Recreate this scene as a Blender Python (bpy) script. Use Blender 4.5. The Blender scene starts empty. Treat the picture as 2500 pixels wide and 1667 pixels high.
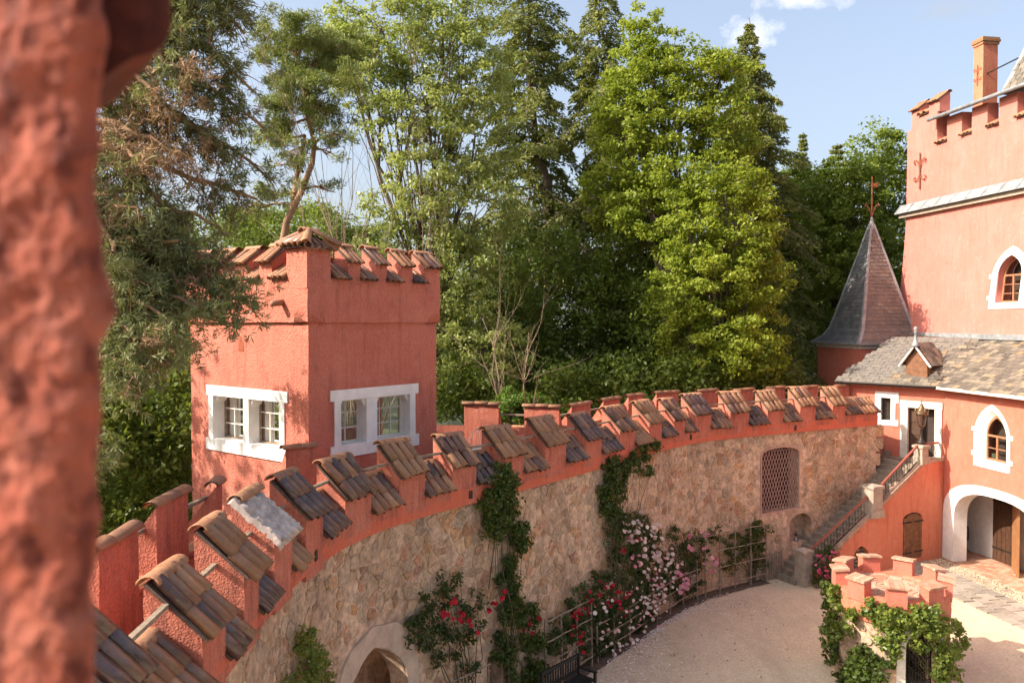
import bpy, math, random
import numpy as np
from mathutils import Vector, Matrix, noise
from mathutils.geometry import delaunay_2d_cdt

random.seed(7)
R = math.radians
# ------------------------------------------------------------------ camera, sky, sun, exposure
scene = bpy.context.scene
EYE = 9.2                       # eye height over the courtyard gravel
FPX, PITCH = 1944.0, R(1.43)    # focal length in units of a 2500 px wide frame
cam_data = bpy.data.cameras.new('camera')
cam_data.sensor_width = 36.0
cam_data.lens = 36.0 * FPX / 2500.0
cam_data.clip_start, cam_data.clip_end = 0.05, 3000.0
cam_data.dof.use_dof = True
cam_data.dof.focus_distance = 20.0
cam_data.dof.aperture_fstop = 2.4
cam = bpy.data.objects.new('camera', cam_data)
scene.collection.objects.link(cam)
cam.location = (0, 0, EYE)
cam.rotation_euler = (R(90) - PITCH, 0, 0)
scene.camera = cam

SUN_EL = R(36.0)
TO_SUN = Vector((-0.97, -0.245, 0)).normalized() * math.cos(SUN_EL) + Vector((0, 0, math.sin(SUN_EL)))
world = bpy.data.worlds.new('World')
scene.world = world
world.use_nodes = True
wn, wl = world.node_tree.nodes, world.node_tree.links
wn.clear()
w_out = wn.new('ShaderNodeOutputWorld')
w_bg = wn.new('ShaderNodeBackground')
w_bg.inputs['Strength'].default_value = 0.15
w_sky = wn.new('ShaderNodeTexSky')
w_sky.sky_type = 'NISHITA'
w_sky.sun_disc = False
w_sky.sun_elevation = SUN_EL
w_sky.sun_rotation = math.atan2(TO_SUN.x, TO_SUN.y)
w_sky.air_density, w_sky.dust_density, w_sky.ozone_density = 0.9, 5.0, 1.2
# thin summer clouds, a function of sky direction only
w_geo = wn.new('ShaderNodeTexCoord')
w_map = wn.new('ShaderNodeMapping'); w_map.inputs['Scale'].default_value = (1.0, 1.0, 3.2)
w_noise = wn.new('ShaderNodeTexNoise')
w_noise.inputs['Scale'].default_value = 3.1; w_noise.inputs['Detail'].default_value = 8; w_noise.inputs['Roughness'].default_value = 0.62
w_ramp = wn.new('ShaderNodeValToRGB')
w_ramp.color_ramp.elements[0].position, w_ramp.color_ramp.elements[0].color = 0.5, (0, 0, 0, 1)
w_ramp.color_ramp.elements[1].position, w_ramp.color_ramp.elements[1].color = 0.78, (0.75, 0.75, 0.75, 1)
w_sep = wn.new('ShaderNodeSeparateXYZ')
w_low = wn.new('ShaderNodeMapRange')           # milky air towards the horizon, all the way round
w_low.inputs['From Min'].default_value, w_low.inputs['From Max'].default_value = 0.42, 0.0
w_low.inputs['To Min'].default_value, w_low.inputs['To Max'].default_value = 0.32, 0.46
w_max = wn.new('ShaderNodeMath'); w_max.operation = 'MAXIMUM'
w_mix = wn.new('ShaderNodeMixRGB')
w_mix.inputs['Color2'].default_value = (1.88, 1.92, 1.92, 1)
wl.new(w_geo.outputs['Generated'], w_map.inputs['Vector'])
wl.new(w_map.outputs['Vector'], w_noise.inputs['Vector'])
wl.new(w_noise.outputs['Fac'], w_ramp.inputs['Fac'])
wl.new(w_geo.outputs['Generated'], w_sep.inputs['Vector'])
wl.new(w_sep.outputs['Z'], w_low.inputs['Value'])
wl.new(w_ramp.outputs['Color'], w_max.inputs[0])
wl.new(w_low.outputs['Result'], w_max.inputs[1])
wl.new(w_max.outputs['Value'], w_mix.inputs['Fac'])
wl.new(w_sky.outputs['Color'], w_mix.inputs['Color1'])
# two small fair-weather clouds over the wood
last = w_mix.outputs['Color']
for cpx, cpy, sx, sz in ((1845, 78, 0.050, 0.020), (1965, -6, 0.055, 0.014)):
    u, v = (cpx-1250.0)/FPX, (833.5-cpy)/FPX
    dirc = Vector((u, math.cos(PITCH)+v*math.sin(PITCH), v*math.cos(PITCH)-math.sin(PITCH))).normalized()
    c_sub = wn.new('ShaderNodeVectorMath'); c_sub.operation = 'SUBTRACT'; c_sub.inputs[1].default_value = dirc
    c_mul = wn.new('ShaderNodeVectorMath'); c_mul.operation = 'MULTIPLY'; c_mul.inputs[1].default_value = (1/sx, 1/sx, 1/sz)
    c_len = wn.new('ShaderNodeVectorMath'); c_len.operation = 'LENGTH'
    c_noi = wn.new('ShaderNodeTexNoise'); c_noi.inputs['Scale'].default_value = 34; c_noi.inputs['Detail'].default_value = 7; c_noi.inputs['Roughness'].default_value = 0.6
    c_add = wn.new('ShaderNodeMath'); c_add.operation = 'MULTIPLY_ADD'; c_add.inputs[1].default_value = -2.6
    c_rmp = wn.new('ShaderNodeMapRange'); c_rmp.inputs['From Min'].default_value, c_rmp.inputs['From Max'].default_value = -0.42, -1.25
    c_rmp.inputs['To Min'].default_value, c_rmp.inputs['To Max'].default_value = 0.0, 0.62
    c_mix = wn.new('ShaderNodeMixRGB'); c_mix.inputs['Color2'].default_value = (4.2, 4.1, 4.1, 1)
    wl.new(w_geo.outputs['Generated'], c_sub.inputs[0]); wl.new(c_sub.outputs[0], c_mul.inputs[0]); wl.new(c_mul.outputs[0], c_len.inputs[0])
    wl.new(w_geo.outputs['Generated'], c_noi.inputs['Vector'])
    wl.new(c_noi.outputs['Fac'], c_add.inputs[0]); wl.new(c_len.outputs['Value'], c_add.inputs[2])
    wl.new(c_add.outputs[0], c_rmp.inputs['Value']); wl.new(c_rmp.outputs['Result'], c_mix.inputs['Fac']); wl.new(last, c_mix.inputs['Color1'])
    last = c_mix.outputs['Color']
wl.new(last, w_bg.inputs['Color'])
wl.new(w_bg.outputs['Background'], w_out.inputs['Surface'])

sun_data = bpy.data.lights.new('sun', 'SUN')
sun_data.energy = 3.6
sun_data.angle = R(0.53)
sun_data.color = (1.0, 0.89, 0.76)
sun = bpy.data.objects.new('sun', sun_data)
scene.collection.objects.link(sun)
sun.location = (-30, 0, 40)
sun.rotation_euler = TO_SUN.to_track_quat('Z', 'Y').to_euler()

scene.view_settings.view_transform = 'Standard'
scene.view_settings.look = 'None'
scene.view_settings.exposure = 1.28
scene.view_settings.gamma = 1.0
scene.view_settings.use_curve_mapping = False
scene.render.engine = 'CYCLES'
scene.cycles.use_denoising = True
scene.cycles.use_adaptive_sampling = True
scene.cycles.adaptive_threshold = 0.02
scene.cycles.max_bounces = 5
scene.cycles.diffuse_bounces = 4
scene.cycles.transparent_max_bounces = 6
scene.cycles.sample_clamp_indirect = 6.0

# ------------------------------------------------------------------ helpers
COL = scene.collection
WORLD = {}                      # object name -> world matrix of a parent

def ray(px, py):
    u, v = (px - 1250.0) / FPX, (833.5 - py) / FPX
    return Vector((u, math.cos(PITCH) + v * math.sin(PITCH), v * math.cos(PITCH) - math.sin(PITCH)))

def at(px, py, d):              # the point seen there, at a distance d ahead
    r = ray(px, py)
    return Vector((0, 0, EYE)) + r * (d / r.y)

def at_z(px, py, z):            # the point seen there, on the level z
    r = ray(px, py)
    return Vector((0, 0, EYE)) + r * ((z - EYE) / r.z)

def tag(o, label=None, cat=None, group=None, kind=None):
    for k, v in (('label', label), ('category', cat), ('group', group), ('kind', kind)):
        if v: o[k] = v
    return o

def link(o, parent=None, M=None):
    COL.objects.link(o)
    M = M or Matrix.Identity(4)
    if parent is not None:
        o.parent = parent
        o.matrix_parent_inverse = WORLD[parent.name].inverted()
    o.matrix_basis = M
    WORLD[o.name] = M
    return o

def thing(name, loc, label, cat, group=None):
    o = bpy.data.objects.new(name, None)
    o.empty_display_size = 0.2
    link(o, None, Matrix.Translation(Vector(loc)))
    return tag(o, label, cat, group)

def inst(name, me, parent, M):
    return link(bpy.data.objects.new(name, me), parent, M)

def basis(O, U, V, W):          # matrix with the given axes
    return Matrix(((U.x, V.x, W.x, O.x), (U.y, V.y, W.y, O.y), (U.z, V.z, W.z, O.z), (0, 0, 0, 1)))

Z = Vector((0, 0, 1))

class MB:
    def __init__(self): self.v, self.f, self.c = [], [], []
    def add(self, vs, fs, col=None):
        n = len(self.v)
        self.v += [Vector(p) for p in vs]
        self.f += [tuple(i + n for i in q) for q in fs]
        if col is not None: self.c += [col] * len(vs)
        return self
    def box(self, O, U, V, W, col=None):   # corner and three edge vectors
        O = Vector(O); U = Vector(U); V = Vector(V); W = Vector(W)
        p = [O, O+U, O+U+V, O+V, O+W, O+U+W, O+U+V+W, O+V+W]
        return self.add(p, [(0,3,2,1),(4,5,6,7),(0,1,5,4),(1,2,6,5),(2,3,7,6),(3,0,4,7)], col)
    def cbox(self, C, U, V, W):            # centre and three full edge vectors
        return self.box(Vector(C) - (Vector(U)+Vector(V)+Vector(W))*0.5, U, V, W)
    def bar(self, A, B, w, h, up=Z):
        A = Vector(A); B = Vector(B); d = (B - A)
        s = d.cross(up).normalized(); t = s.cross(d).normalized()
        return self.box(A - s*w/2 - t*h/2, d, s*w, t*h)
    def tube(self, pts, rad, seg=6, cap=True):
        pts = [Vector(p) for p in pts]
        n = len(pts)
        if not hasattr(rad, '__len__'): rad = [rad] * n
        vs, fs = [], []
        prev = None
        for i, p in enumerate(pts):
            d = (pts[min(i+1, n-1)] - pts[max(i-1, 0)])
            d = d.normalized() if d.length > 1e-9 else Vector((0,0,1))
            a = prev if prev is not None else (Vector((1,0,0)) if abs(d.x) < 0.8 else Vector((0,1,0)))
            a = (a - d * a.dot(d)).normalized(); prev = a
            b = d.cross(a)
            for k in range(seg):
                t = 2*math.pi*k/seg
                vs.append(p + (a*math.cos(t) + b*math.sin(t)) * rad[i])
        for i in range(n-1):
            for k in range(seg):
                fs.append((i*seg+k, i*seg+(k+1) % seg, (i+1)*seg+(k+1) % seg, (i+1)*seg+k))
        if cap:
            fs.append(tuple(range(seg))[::-1]); fs.append(tuple((n-1)*seg+k for k in range(seg)))
        return self.add(vs, fs)
    def prism(self, poly, vec):
        n = len(poly); vec = Vector(vec)
        vs = [Vector(p) for p in poly] + [Vector(p) + vec for p in poly]
        fs = [tuple(range(n))[::-1], tuple(range(n, 2*n))] + [(i, (i+1) % n, n+(i+1) % n, n+i) for i in range(n)]
        return self.add(vs, fs)
    def lathe(self, C, prof, seg=16, a0=0.0):
        C = Vector(C); vs, fs = [], []
        for r, z in prof:
            for k in range(seg):
                t = a0 + 2*math.pi*k/seg
                vs.append(C + Vector((r*math.cos(t), r*math.sin(t), z)))
        for i in range(len(prof)-1):
            for k in range(seg):
                fs.append((i*seg+k, i*seg+(k+1) % seg, (i+1)*seg+(k+1) % seg, (i+1)*seg+k))
        fs.append(tuple(range(seg))[::-1]); fs.append(tuple((len(prof)-1)*seg+k for k in range(seg)))
        return self.add(vs, fs)
    def rough(self, amp, scale):
        for i, p in enumerate(self.v):
            self.v[i] = p + noise.noise_vector(p*scale)*amp + noise.noise_vector(p*scale*3.1)*amp*0.45
        return self
    def mesh(self, name, mat, smooth=False):
        me = bpy.data.meshes.new(name)
        me.from_pydata([tuple(p) for p in self.v], [], self.f)
        if mat is not None: me.materials.append(mat)
        if smooth: me.polygons.foreach_set('use_smooth', [True]*len(me.polygons))
        if self.c:
            a = me.color_attributes.new('tint', 'FLOAT_COLOR', 'POINT')
            a.data.foreach_set('color', [x for c in self.c for x in (c[0], c[1], c[2], 1.0)])
        me.update()
        return me
    def build(self, name, mat, parent=None, smooth=False):
        return link(bpy.data.objects.new(name, self.mesh(name, mat, smooth)), parent)

def inside(p, poly):
    x, y = p; r = False; j = len(poly) - 1
    for i in range(len(poly)):
        xi, yi = poly[i]; xj, yj = poly[j]
        if (yi > y) != (yj > y) and x < (xj-xi)*(y-yi)/(yj-yi) + xi: r = not r
        j = i
    return r

def densify(poly, g):
    out = []
    for i in range(len(poly)):
        a, b = poly[i], poly[(i+1) % len(poly)]
        n = max(1, int(math.hypot(b[0]-a[0], b[1]-a[1]) / g))
        out += [(a[0]+(b[0]-a[0])*k/n, a[1]+(b[1]-a[1])*k/n) for k in range(n)]
    return out

def panel(mb, fn, outline, holes=(), thick=0.3, g=0.3, back=True, rim=True, reveal=None):
    """a slab with openings: fn(x, y, depth) gives the point; reveals are cut through"""
    loops = [densify(outline, g)] + [densify(h, g) for h in holes]
    pts, eds = [], []
    for lp in loops:
        n0 = len(pts); pts += lp
        eds += [(n0+i, n0+(i+1) % len(lp)) for i in range(len(lp))]
    xs = [p[0] for p in outline]; ys = [p[1] for p in outline]
    y = min(ys) + g*0.6; k = 0
    while y < max(ys):
        x = min(xs) + g*(0.6 if k % 2 else 0.1)
        while x < max(xs):
            if inside((x, y), outline) and not any(inside((x, y), h) for h in holes): pts.append((x, y))
            x += g
        y += g; k += 1
    v2, _, f2, *_ = delaunay_2d_cdt([Vector(p) for p in pts], eds, [], 0, 1e-5)
    keep = []
    for f in f2:
        c = sum((v2[i] for i in f), Vector((0, 0))) / len(f)
        if inside(c, outline) and not any(inside(c, h) for h in holes): keep.append(tuple(f))
    mb.add([fn(p.x, p.y, 0) for p in v2], keep)
    if back: mb.add([fn(p.x, p.y, thick) for p in v2], [f[::-1] for f in keep])
    for q, lp in enumerate(loops):
        if q == 0 and not rim: continue
        t = thick if (q == 0 or reveal is None) else reveal
        n = len(lp)
        mb.add([fn(*p, 0) for p in lp] + [fn(*p, t) for p in lp], [(i, n+i, n+(i+1) % n, (i+1) % n) for i in range(n)])
    return mb

def flat(O, U, N):              # fn for panel(): a vertical plane, depth runs against N
    O, U, N = Vector(O), Vector(U), Vector(N)
    return lambda x, y, d: Vector((O.x + U.x*x - N.x*d, O.y + U.y*x - N.y*d, y))

def rect(x0, x1, y0, y1): return [(x0, y0), (x1, y0), (x1, y1), (x0, y1)]

def arch(x0, x1, y0, ys, ya, kind='round', n=10):
    """opening with jambs from y0 to the springing ys and a head up to ya"""
    c, w = (x0+x1)/2, (x1-x0)/2
    pts = [(x0, y0), (x1, y0)]
    for k in range(2*n + 1):
        t = k/(2*n)
        if kind == 'pointed':
            q = abs(2*t-1)              # 1 at springing, 0 at apex: two arcs meeting in a point
            a_ = 0.55*w; Rr = w + a_; th0 = math.acos(a_/Rr); th = (1-q)*th0
            x = c + (1 if t < .5 else -1) * (Rr*math.cos(th) - a_)
            y = ys + (ya-ys) * Rr*math.sin(th)/math.sqrt(Rr*Rr-a_*a_)
        else:
            e = 2.0 if kind == 'round' else 2.6
            a = math.pi*t
            ca, sa = math.cos(a), math.sin(a)
            x = c + w * math.copysign(abs(ca)**(2/e), ca); y = ys + (ya-ys) * abs(sa)**(2/e)
        pts.append((x, y))
    return pts

def ring(mb, fn, outer, inner, d0, d1):
    """a band between two outlines of the same number of points, from depth d0 (front) to d1"""
    n = len(outer)
    vs = [fn(*p, d0) for p in outer] + [fn(*p, d0) for p in inner] + [fn(*p, d1) for p in inner] + [fn(*p, d1) for p in outer]
    fs = []
    for i in range(n):
        j = (i+1) % n
        fs += [(i, j, n+j, n+i), (n+i, n+j, 2*n+j, 2*n+i), (3*n+i, 3*n+j, j, i)]
    return mb.add(vs, fs)

def quads(name, C, U, V, mat, parent=None, fold=0.0):
    """leaf-shaped lozenges as one mesh: centres C, half length U, half width V (n x 3 arrays)"""
    n = len(C)
    Nn = np.cross(U, V); L = np.linalg.norm(Nn, axis=1, keepdims=True) + 1e-9
    W = np.linalg.norm(V, axis=1, keepdims=True)
    up = Nn / L * W * fold
    vs = np.stack([C - U, C + V - U*0.15 + up, C + U, C - V - U*0.15 + up], axis=1).reshape(-1, 3).astype(np.float32)
    me = bpy.data.meshes.new(name)
    me.vertices.add(4*n); me.loops.add(4*n); me.polygons.add(n)
    me.vertices.foreach_set('co', vs.ravel())
    me.loops.foreach_set('vertex_index', np.arange(4*n, dtype=np.int32))
    me.polygons.foreach_set('loop_start', np.arange(0, 4*n, 4, dtype=np.int32))
    me.polygons.foreach_set('loop_total', np.full(n, 4, dtype=np.int32))
    me.materials.append(mat)
    me.update(calc_edges=True)
    return link(bpy.data.objects.new(name, me), parent)

# ------------------------------------------------------------------ materials
def new_mat(name):
    m = bpy.data.materials.new(name); m.use_nodes = True
    return m, m.node_tree.nodes, m.node_tree.links, m.node_tree.nodes['Principled BSDF']

def tex_noise(n, l, vec, scale, detail=4, rough=0.55):
    t = n.new('ShaderNodeTexNoise')
    t.inputs['Scale'].default_value = scale; t.inputs['Detail'].default_value = detail; t.inputs['Roughness'].default_value = rough
    if vec is not None: l.new(vec, t.inputs['Vector'])
    return t.outputs['Fac']

def ramp(n, l, fac, stops):
    r = n.new('ShaderNodeValToRGB')
    e = r.color_ramp.elements
    while len(e) < len(stops): e.new(0.5)
    for k, (p, c) in enumerate(stops):
        e[k].position = p; e[k].color = (c[0], c[1], c[2], 1) if hasattr(c, '__len__') else (c, c, c, 1)
    l.new(fac, r.inputs['Fac'])
    return r.outputs['Color']

def mix(n, l, fac, a, b, mode='MIX'):
    m = n.new('ShaderNodeMixRGB'); m.blend_type = mode
    for k, v in (('Fac', fac), ('Color1', a), ('Color2', b)):
        if isinstance(v, (int, float)): m.inputs[k].default_value = v
        elif isinstance(v, (tuple, list)): m.inputs[k].default_value = (v[0], v[1], v[2], 1)
        else: l.new(v, m.inputs[k])
    return m.outputs['Color']

def scaled(n, l, vec, s):
    m = n.new('ShaderNodeMapping'); m.inputs['Scale'].default_value = s
    l.new(vec, m.inputs['Vector']); return m.outputs['Vector']

def bump(n, l, bsdf, height, strength, dist):
    b = n.new('ShaderNodeBump'); b.inputs['Strength'].default_value = strength; b.inputs['Distance'].default_value = dist
    l.new(height, b.inputs['Height']); l.new(b.outputs['Normal'], bsdf.inputs['Normal'])

def pos(n): return n.new('ShaderNodeNewGeometry').outputs['Position']

def plaster(name, base, pale, dark, stain=0.5, coarse=1.0, rough=0.9, relief=1.0, streak=(0.5, 0.68), pits=0.0):
    m, n, l, b = new_mat(name)
    p = pos(n)
    c = ramp(n, l, tex_noise(n, l, p, 0.9, 5, 0.6), [(0.3, base), (0.72, pale)])
    c = mix(n, l, 0.35, c, ramp(n, l, tex_noise(n, l, p, 26, 3), [(0.35, dark), (0.65, pale)]))
    c = mix(n, l, ramp(n, l, tex_noise(n, l, p, 2.7, 7, 0.72), [(0.54, 0), (0.68, 0.32)]), c, tuple(0.55*a + 0.45*d for a, d in zip(pale, (0.62, 0.42, 0.34))))   # chalky scuffs
    c = mix(n, l, ramp(n, l, tex_noise(n, l, p, 1.9, 6, 0.66), [(0.30, 0.45), (0.44, 0)]), c, dark)
    s = tex_noise(n, l, scaled(n, l, p, (4.2, 4.2, 0.6)), 1.3, 7, 0.7)       # rain streaks
    s = ramp(n, l, s, [(streak[0], 0), (streak[1], 1)])
    if pits: c = mix(n, l, ramp(n, l, tex_noise(n, l, scaled(n, l, p, (1, 1, 0.6)), 36, 5, 0.6), [(0.36, pits), (0.5, 0)]), c, dark)
    sm = n.new('ShaderNodeMath'); sm.operation = 'MULTIPLY'; sm.inputs[1].default_value = stain
    l.new(s, sm.inputs[0])
    c = mix(n, l, sm.outputs[0], c, dark)
    l.new(c, b.inputs['Base Color']); b.inputs['Roughness'].default_value = rough
    v = n.new('ShaderNodeTexVoronoi'); v.inputs['Scale'].default_value = 30/coarse
    l.new(p, v.inputs['Vector'])
    h = mix(n, l, 0.5, tex_noise(n, l, p, 16/coarse, 6, 0.65), v.outputs['Distance'])
    bump(n, l, b, h, 0.75*relief, 0.03*coarse)
    return m

def grimy(n, l, p, c, amt):
    g = ramp(n, l, tex_noise(n, l, scaled(n, l, p, (1, 1, 0.55)), 0.75, 7, 0.68), [(0.34, (0.46, 0.43, 0.40)), (0.58, 1.08)])   # damp and soot patches
    return mix(n, l, amt, c, g, 'MULTIPLY')

def simple(name, col, rough=0.7, var=0.2, scale=6, metallic=0.0, bmp=0.0, bscale=40, coat=0.0, grime=0.0):
    m, n, l, b = new_mat(name)
    p = pos(n)
    a = tuple(x*(1-var) for x in col); c2 = tuple(min(1, x*(1+var)) for x in col)
    c = ramp(n, l, tex_noise(n, l, p, scale, 5, 0.6), [(0.3, a), (0.7, c2)])
    if grime: c = grimy(n, l, p, c, grime)
    l.new(c, b.inputs['Base Color'])
    b.inputs['Roughness'].default_value = rough; b.inputs['Metallic'].default_value = metallic
    if coat: b.inputs['Coat Weight'].default_value = coat; b.inputs['Coat Roughness'].default_value = 0.15
    if bmp: bump(n, l, b, tex_noise(n, l, p, bscale, 4), bmp, 0.01)
    return m

def per_piece(name, stops, rough=(0.4, 0.7), grain=14, bmp=0.4, attr=False, dirt=(0.1, 0.085, 0.06), dirt_amt=0.35, coat=0.0, grime=0.0, contrast=0.55):
    """every piece takes its own colour"""
    m, n, l, b = new_mat(name)
    p = pos(n)
    if attr:
        a = n.new('ShaderNodeAttribute'); a.attribute_name = 'tint'; c = a.outputs['Color']
    else:
        rnd = n.new('ShaderNodeObjectInfo').outputs['Random']
        c = ramp(n, l, rnd, stops)
    g = tex_noise(n, l, p, grain, 6, 0.65)
    c = mix(n, l, contrast, c, ramp(n, l, g, [(0.3, 0.45), (0.7, 1.25)]), 'MULTIPLY')
    d = ramp(n, l, tex_noise(n, l, p, 5.5, 6, 0.7), [(0.5, 0), (0.68, dirt_amt)])
    c = mix(n, l, d, c, dirt)
    if grime: c = grimy(n, l, p, c, grime)
    l.new(c, b.inputs['Base Color'])
    l.new(ramp(n, l, g, [(0.3, rough[0]), (0.7, rough[1])]), b.inputs['Roughness'])
    if coat: b.inputs['Coat Weight'].default_value = coat; b.inputs['Coat Roughness'].default_value = 0.22
    bump(n, l, b, g, bmp, 0.012)
    return m

def leaf(name, dark, mid, lite, trans=0.35, rough=0.5):
    m, n, l, b = new_mat(name)
    g = n.new('ShaderNodeNewGeometry')
    c = ramp(n, l, g.outputs['Random Per Island'], [(0.0, dark), (0.55, mid), (1.0, lite)])
    c = mix(n, l, 0.5, c, ramp(n, l, tex_noise(n, l, g.outputs['Position'], 0.42, 4), [(0.32, tuple(x*0.6 for x in mid)), (0.68, lite)]))
    l.new(c, b.inputs['Base Color']); b.inputs['Roughness'].default_value = rough
    b.inputs['Specular IOR Level'].default_value = 0.35
    t = n.new('ShaderNodeBsdfTranslucent')
    l.new(mix(n, l, 0.35, c, (0.30, 0.36, 0.03)), t.inputs['Color'])
    x = n.new('ShaderNodeMixShader'); x.inputs['Fac'].default_value = trans
    l.new(b.outputs['BSDF'], x.inputs[1]); l.new(t.outputs['BSDF'], x.inputs[2])
    l.new(x.outputs['Shader'], n['Material Output'].inputs['Surface'])
    return m

M = {}
M['plaster'] = plaster('red_roughcast', (0.53, 0.148, 0.094), (0.60, 0.205, 0.14), (0.32, 0.075, 0.048), 0.55, relief=1.4)
M['band'] = plaster('red_band_plaster', (0.58, 0.128, 0.064), (0.63, 0.165, 0.09), (0.40, 0.08, 0.042), 0.45, relief=0.8)
M['parapet'] = plaster('weathered_roughcast', (0.54, 0.138, 0.08), (0.60, 0.20, 0.125), (0.15, 0.045, 0.034), 0.62, coarse=0.75, relief=0.95, streak=(0.46, 0.70))
M['house'] = plaster('salmon_render', (0.54, 0.145, 0.09), (0.58, 0.19, 0.13), (0.46, 0.11, 0.062), 0.6, 1.0, relief=0.45)
M['stairwall'] = plaster('orange_render', (0.56, 0.16, 0.085), (0.61, 0.225, 0.13), (0.42, 0.105, 0.055), 0.7, relief=0.4)
M['keep'] = plaster('pale_salmon_render', (0.53, 0.165, 0.125), (0.58, 0.22, 0.18), (0.48, 0.135, 0.095), 0.55, relief=0.4)
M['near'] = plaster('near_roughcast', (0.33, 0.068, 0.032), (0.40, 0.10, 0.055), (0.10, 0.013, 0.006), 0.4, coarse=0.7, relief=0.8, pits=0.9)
M['white'] = simple('white_paint', (0.78, 0.755, 0.72), 0.75, 0.07, 5, bmp=0.35, bscale=18, grime=0.3)
M['offwhite'] = simple('aged_white_stone', (0.62, 0.56, 0.48), 0.8, 0.16, 7, bmp=0.4, bscale=30)
M['mortar'] = simple('lime_mortar', (0.52, 0.355, 0.24), 0.95, 0.45, 6, bmp=1.0, bscale=14, grime=0.65)
M['stone'] = per_piece('rubble_stone', None, (0.8, 0.95), 11, 0.9, attr=True, dirt=(0.60, 0.42, 0.29), dirt_amt=0.8, grime=0.65, contrast=0.85)
M['tile'] = per_piece('glazed_clay_tile', [(0.0, (0.06, 0.030, 0.030)), (0.2, (0.11, 0.048, 0.034)), (0.4, (0.21, 0.088, 0.045)),
                      (0.62, (0.30, 0.135, 0.065)), (0.82, (0.42, 0.205, 0.10)), (1.0, (0.10, 0.05, 0.045))], (0.25, 0.6), 13, 0.4, coat=0.25, dirt=(0.22, 0.16, 0.10), dirt_amt=0.6)
M['tile_brown'] = per_piece('brown_clay_tile', [(0.0, (0.23, 0.105, 0.052)), (0.4, (0.30, 0.145, 0.072)), (0.8, (0.38, 0.19, 0.095)), (1.0, (0.19, 0.09, 0.05))], (0.4, 0.7), 13, 0.4, coat=0.1, dirt=(0.25, 0.19, 0.12), dirt_amt=0.6)
M['tile_dark'] = per_piece('aubergine_tile', [(0.0, (0.035, 0.024, 0.030)), (0.4, (0.075, 0.036, 0.034)), (0.75, (0.13, 0.060, 0.042)), (1.0, (0.26, 0.12, 0.06))], (0.18, 0.55), 13, 0.4, coat=0.4, dirt=(0.18, 0.13, 0.09), dirt_amt=0.55)
M['clay'] = per_piece('plain_clay_tile', [(0.0, (0.34, 0.15, 0.07)), (0.5, (0.42, 0.20, 0.10)), (1.0, (0.28, 0.13, 0.075))], (0.6, 0.9), 16, 0.5)
M['bed'] = simple('tile_bed', (0.10, 0.062, 0.045), 0.85, 0.4, 12, bmp=0.8)
M['plasterwhite'] = simple('white_mortar_cap', (0.46, 0.38, 0.335), 0.9, 0.4, 7, bmp=1.0, bscale=14)
M['wood'] = simple('weathered_wood', (0.25, 0.185, 0.13), 0.85, 0.35, 9, bmp=0.5)
M['door'] = simple('dark_door_wood', (0.07, 0.032, 0.016), 0.55, 0.35, 7, bmp=0.3)
M['shutter'] = simple('brown_plank', (0.17, 0.07, 0.03), 0.65, 0.4, 6, bmp=0.5)
M['litdoor'] = simple('oak_door', (0.32, 0.15, 0.06), 0.6, 0.25, 5, bmp=0.3)
M['slate'] = per_piece('grey_slate', [(0.0, (0.085, 0.072, 0.06)), (0.35, (0.145, 0.12, 0.095)), (0.7, (0.21, 0.175, 0.135)), (0.9, (0.28, 0.225, 0.155)), (1.0, (0.27, 0.18, 0.10))], (0.5, 0.8), 9, 0.4, dirt=(0.17, 0.14, 0.09), dirt_amt=0.5)
M['slateblue'] = per_piece('blue_slate', None, (0.45, 0.7), 9, 0.3, attr=True, dirt=(0.12, 0.11, 0.10), dirt_amt=0.3)
M['zinc'] = simple('zinc_flashing', (0.27, 0.28, 0.285), 0.6, 0.3, 4, metallic=0.2)
M['iron'] = simple('wrought_iron', (0.035, 0.028, 0.024), 0.55, 0.3, 10, metallic=0.5)
M['rust'] = simple('rusty_iron', (0.24, 0.085, 0.04), 0.8, 0.3, 10)
M['rail'] = simple('red_handrail', (0.28, 0.075, 0.05), 0.6, 0.2, 6)
M['lattice'] = simple('pink_lattice', (0.46, 0.27, 0.21), 0.7, 0.15, 8)
M['stonestep'] = simple('worn_stone_step', (0.25, 0.20, 0.15), 0.9, 0.35, 6, bmp=0.7, bscale=20)
M['stonepost'] = simple('grey_sandstone', (0.36, 0.29, 0.225), 0.9, 0.22, 5, bmp=0.6, bscale=25)
M['brick'] = per_piece('pale_brick', [(0.0, (0.42, 0.19, 0.11)), (0.5, (0.50, 0.26, 0.16)), (1.0, (0.56, 0.36, 0.25))], (0.8, 0.95), 18, 0.5, dirt=(0.5, 0.42, 0.34), dirt_amt=0.5)
M['paver'] = per_piece('grey_sett', [(0.0, (0.25, 0.22, 0.18)), (0.5, (0.33, 0.29, 0.24)), (1.0, (0.38, 0.33, 0.27))], (0.8, 0.95), 12, 0.6, dirt=(0.42, 0.34, 0.25), dirt_amt=0.5)
M['blackpaint'] = simple('black_wood', (0.018, 0.017, 0.016), 0.5, 0.3, 12, bmp=0.2)
M['cream'] = simple('cream_metal', (0.70, 0.64, 0.54), 0.5, 0.08, 8)
M['interior'] = simple('interior_wash', (0.62, 0.36, 0.26), 0.9, 0.1, 2)
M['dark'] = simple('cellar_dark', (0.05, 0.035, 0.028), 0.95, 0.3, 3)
M['bark'] = simple('grey_bark', (0.13, 0.10, 0.075), 0.95, 0.35, 5, bmp=0.8, bscale=12)
M['pinebark'] = simple('orange_pine_bark', (0.28, 0.165, 0.09), 0.95, 0.4, 3, bmp=0.8, bscale=9)
M['twig'] = simple('pale_twig', (0.30, 0.22, 0.145), 0.9, 0.3, 6)
M['rosestem'] = simple('rose_stem', (0.09, 0.085, 0.035), 0.8, 0.3, 9)
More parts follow.
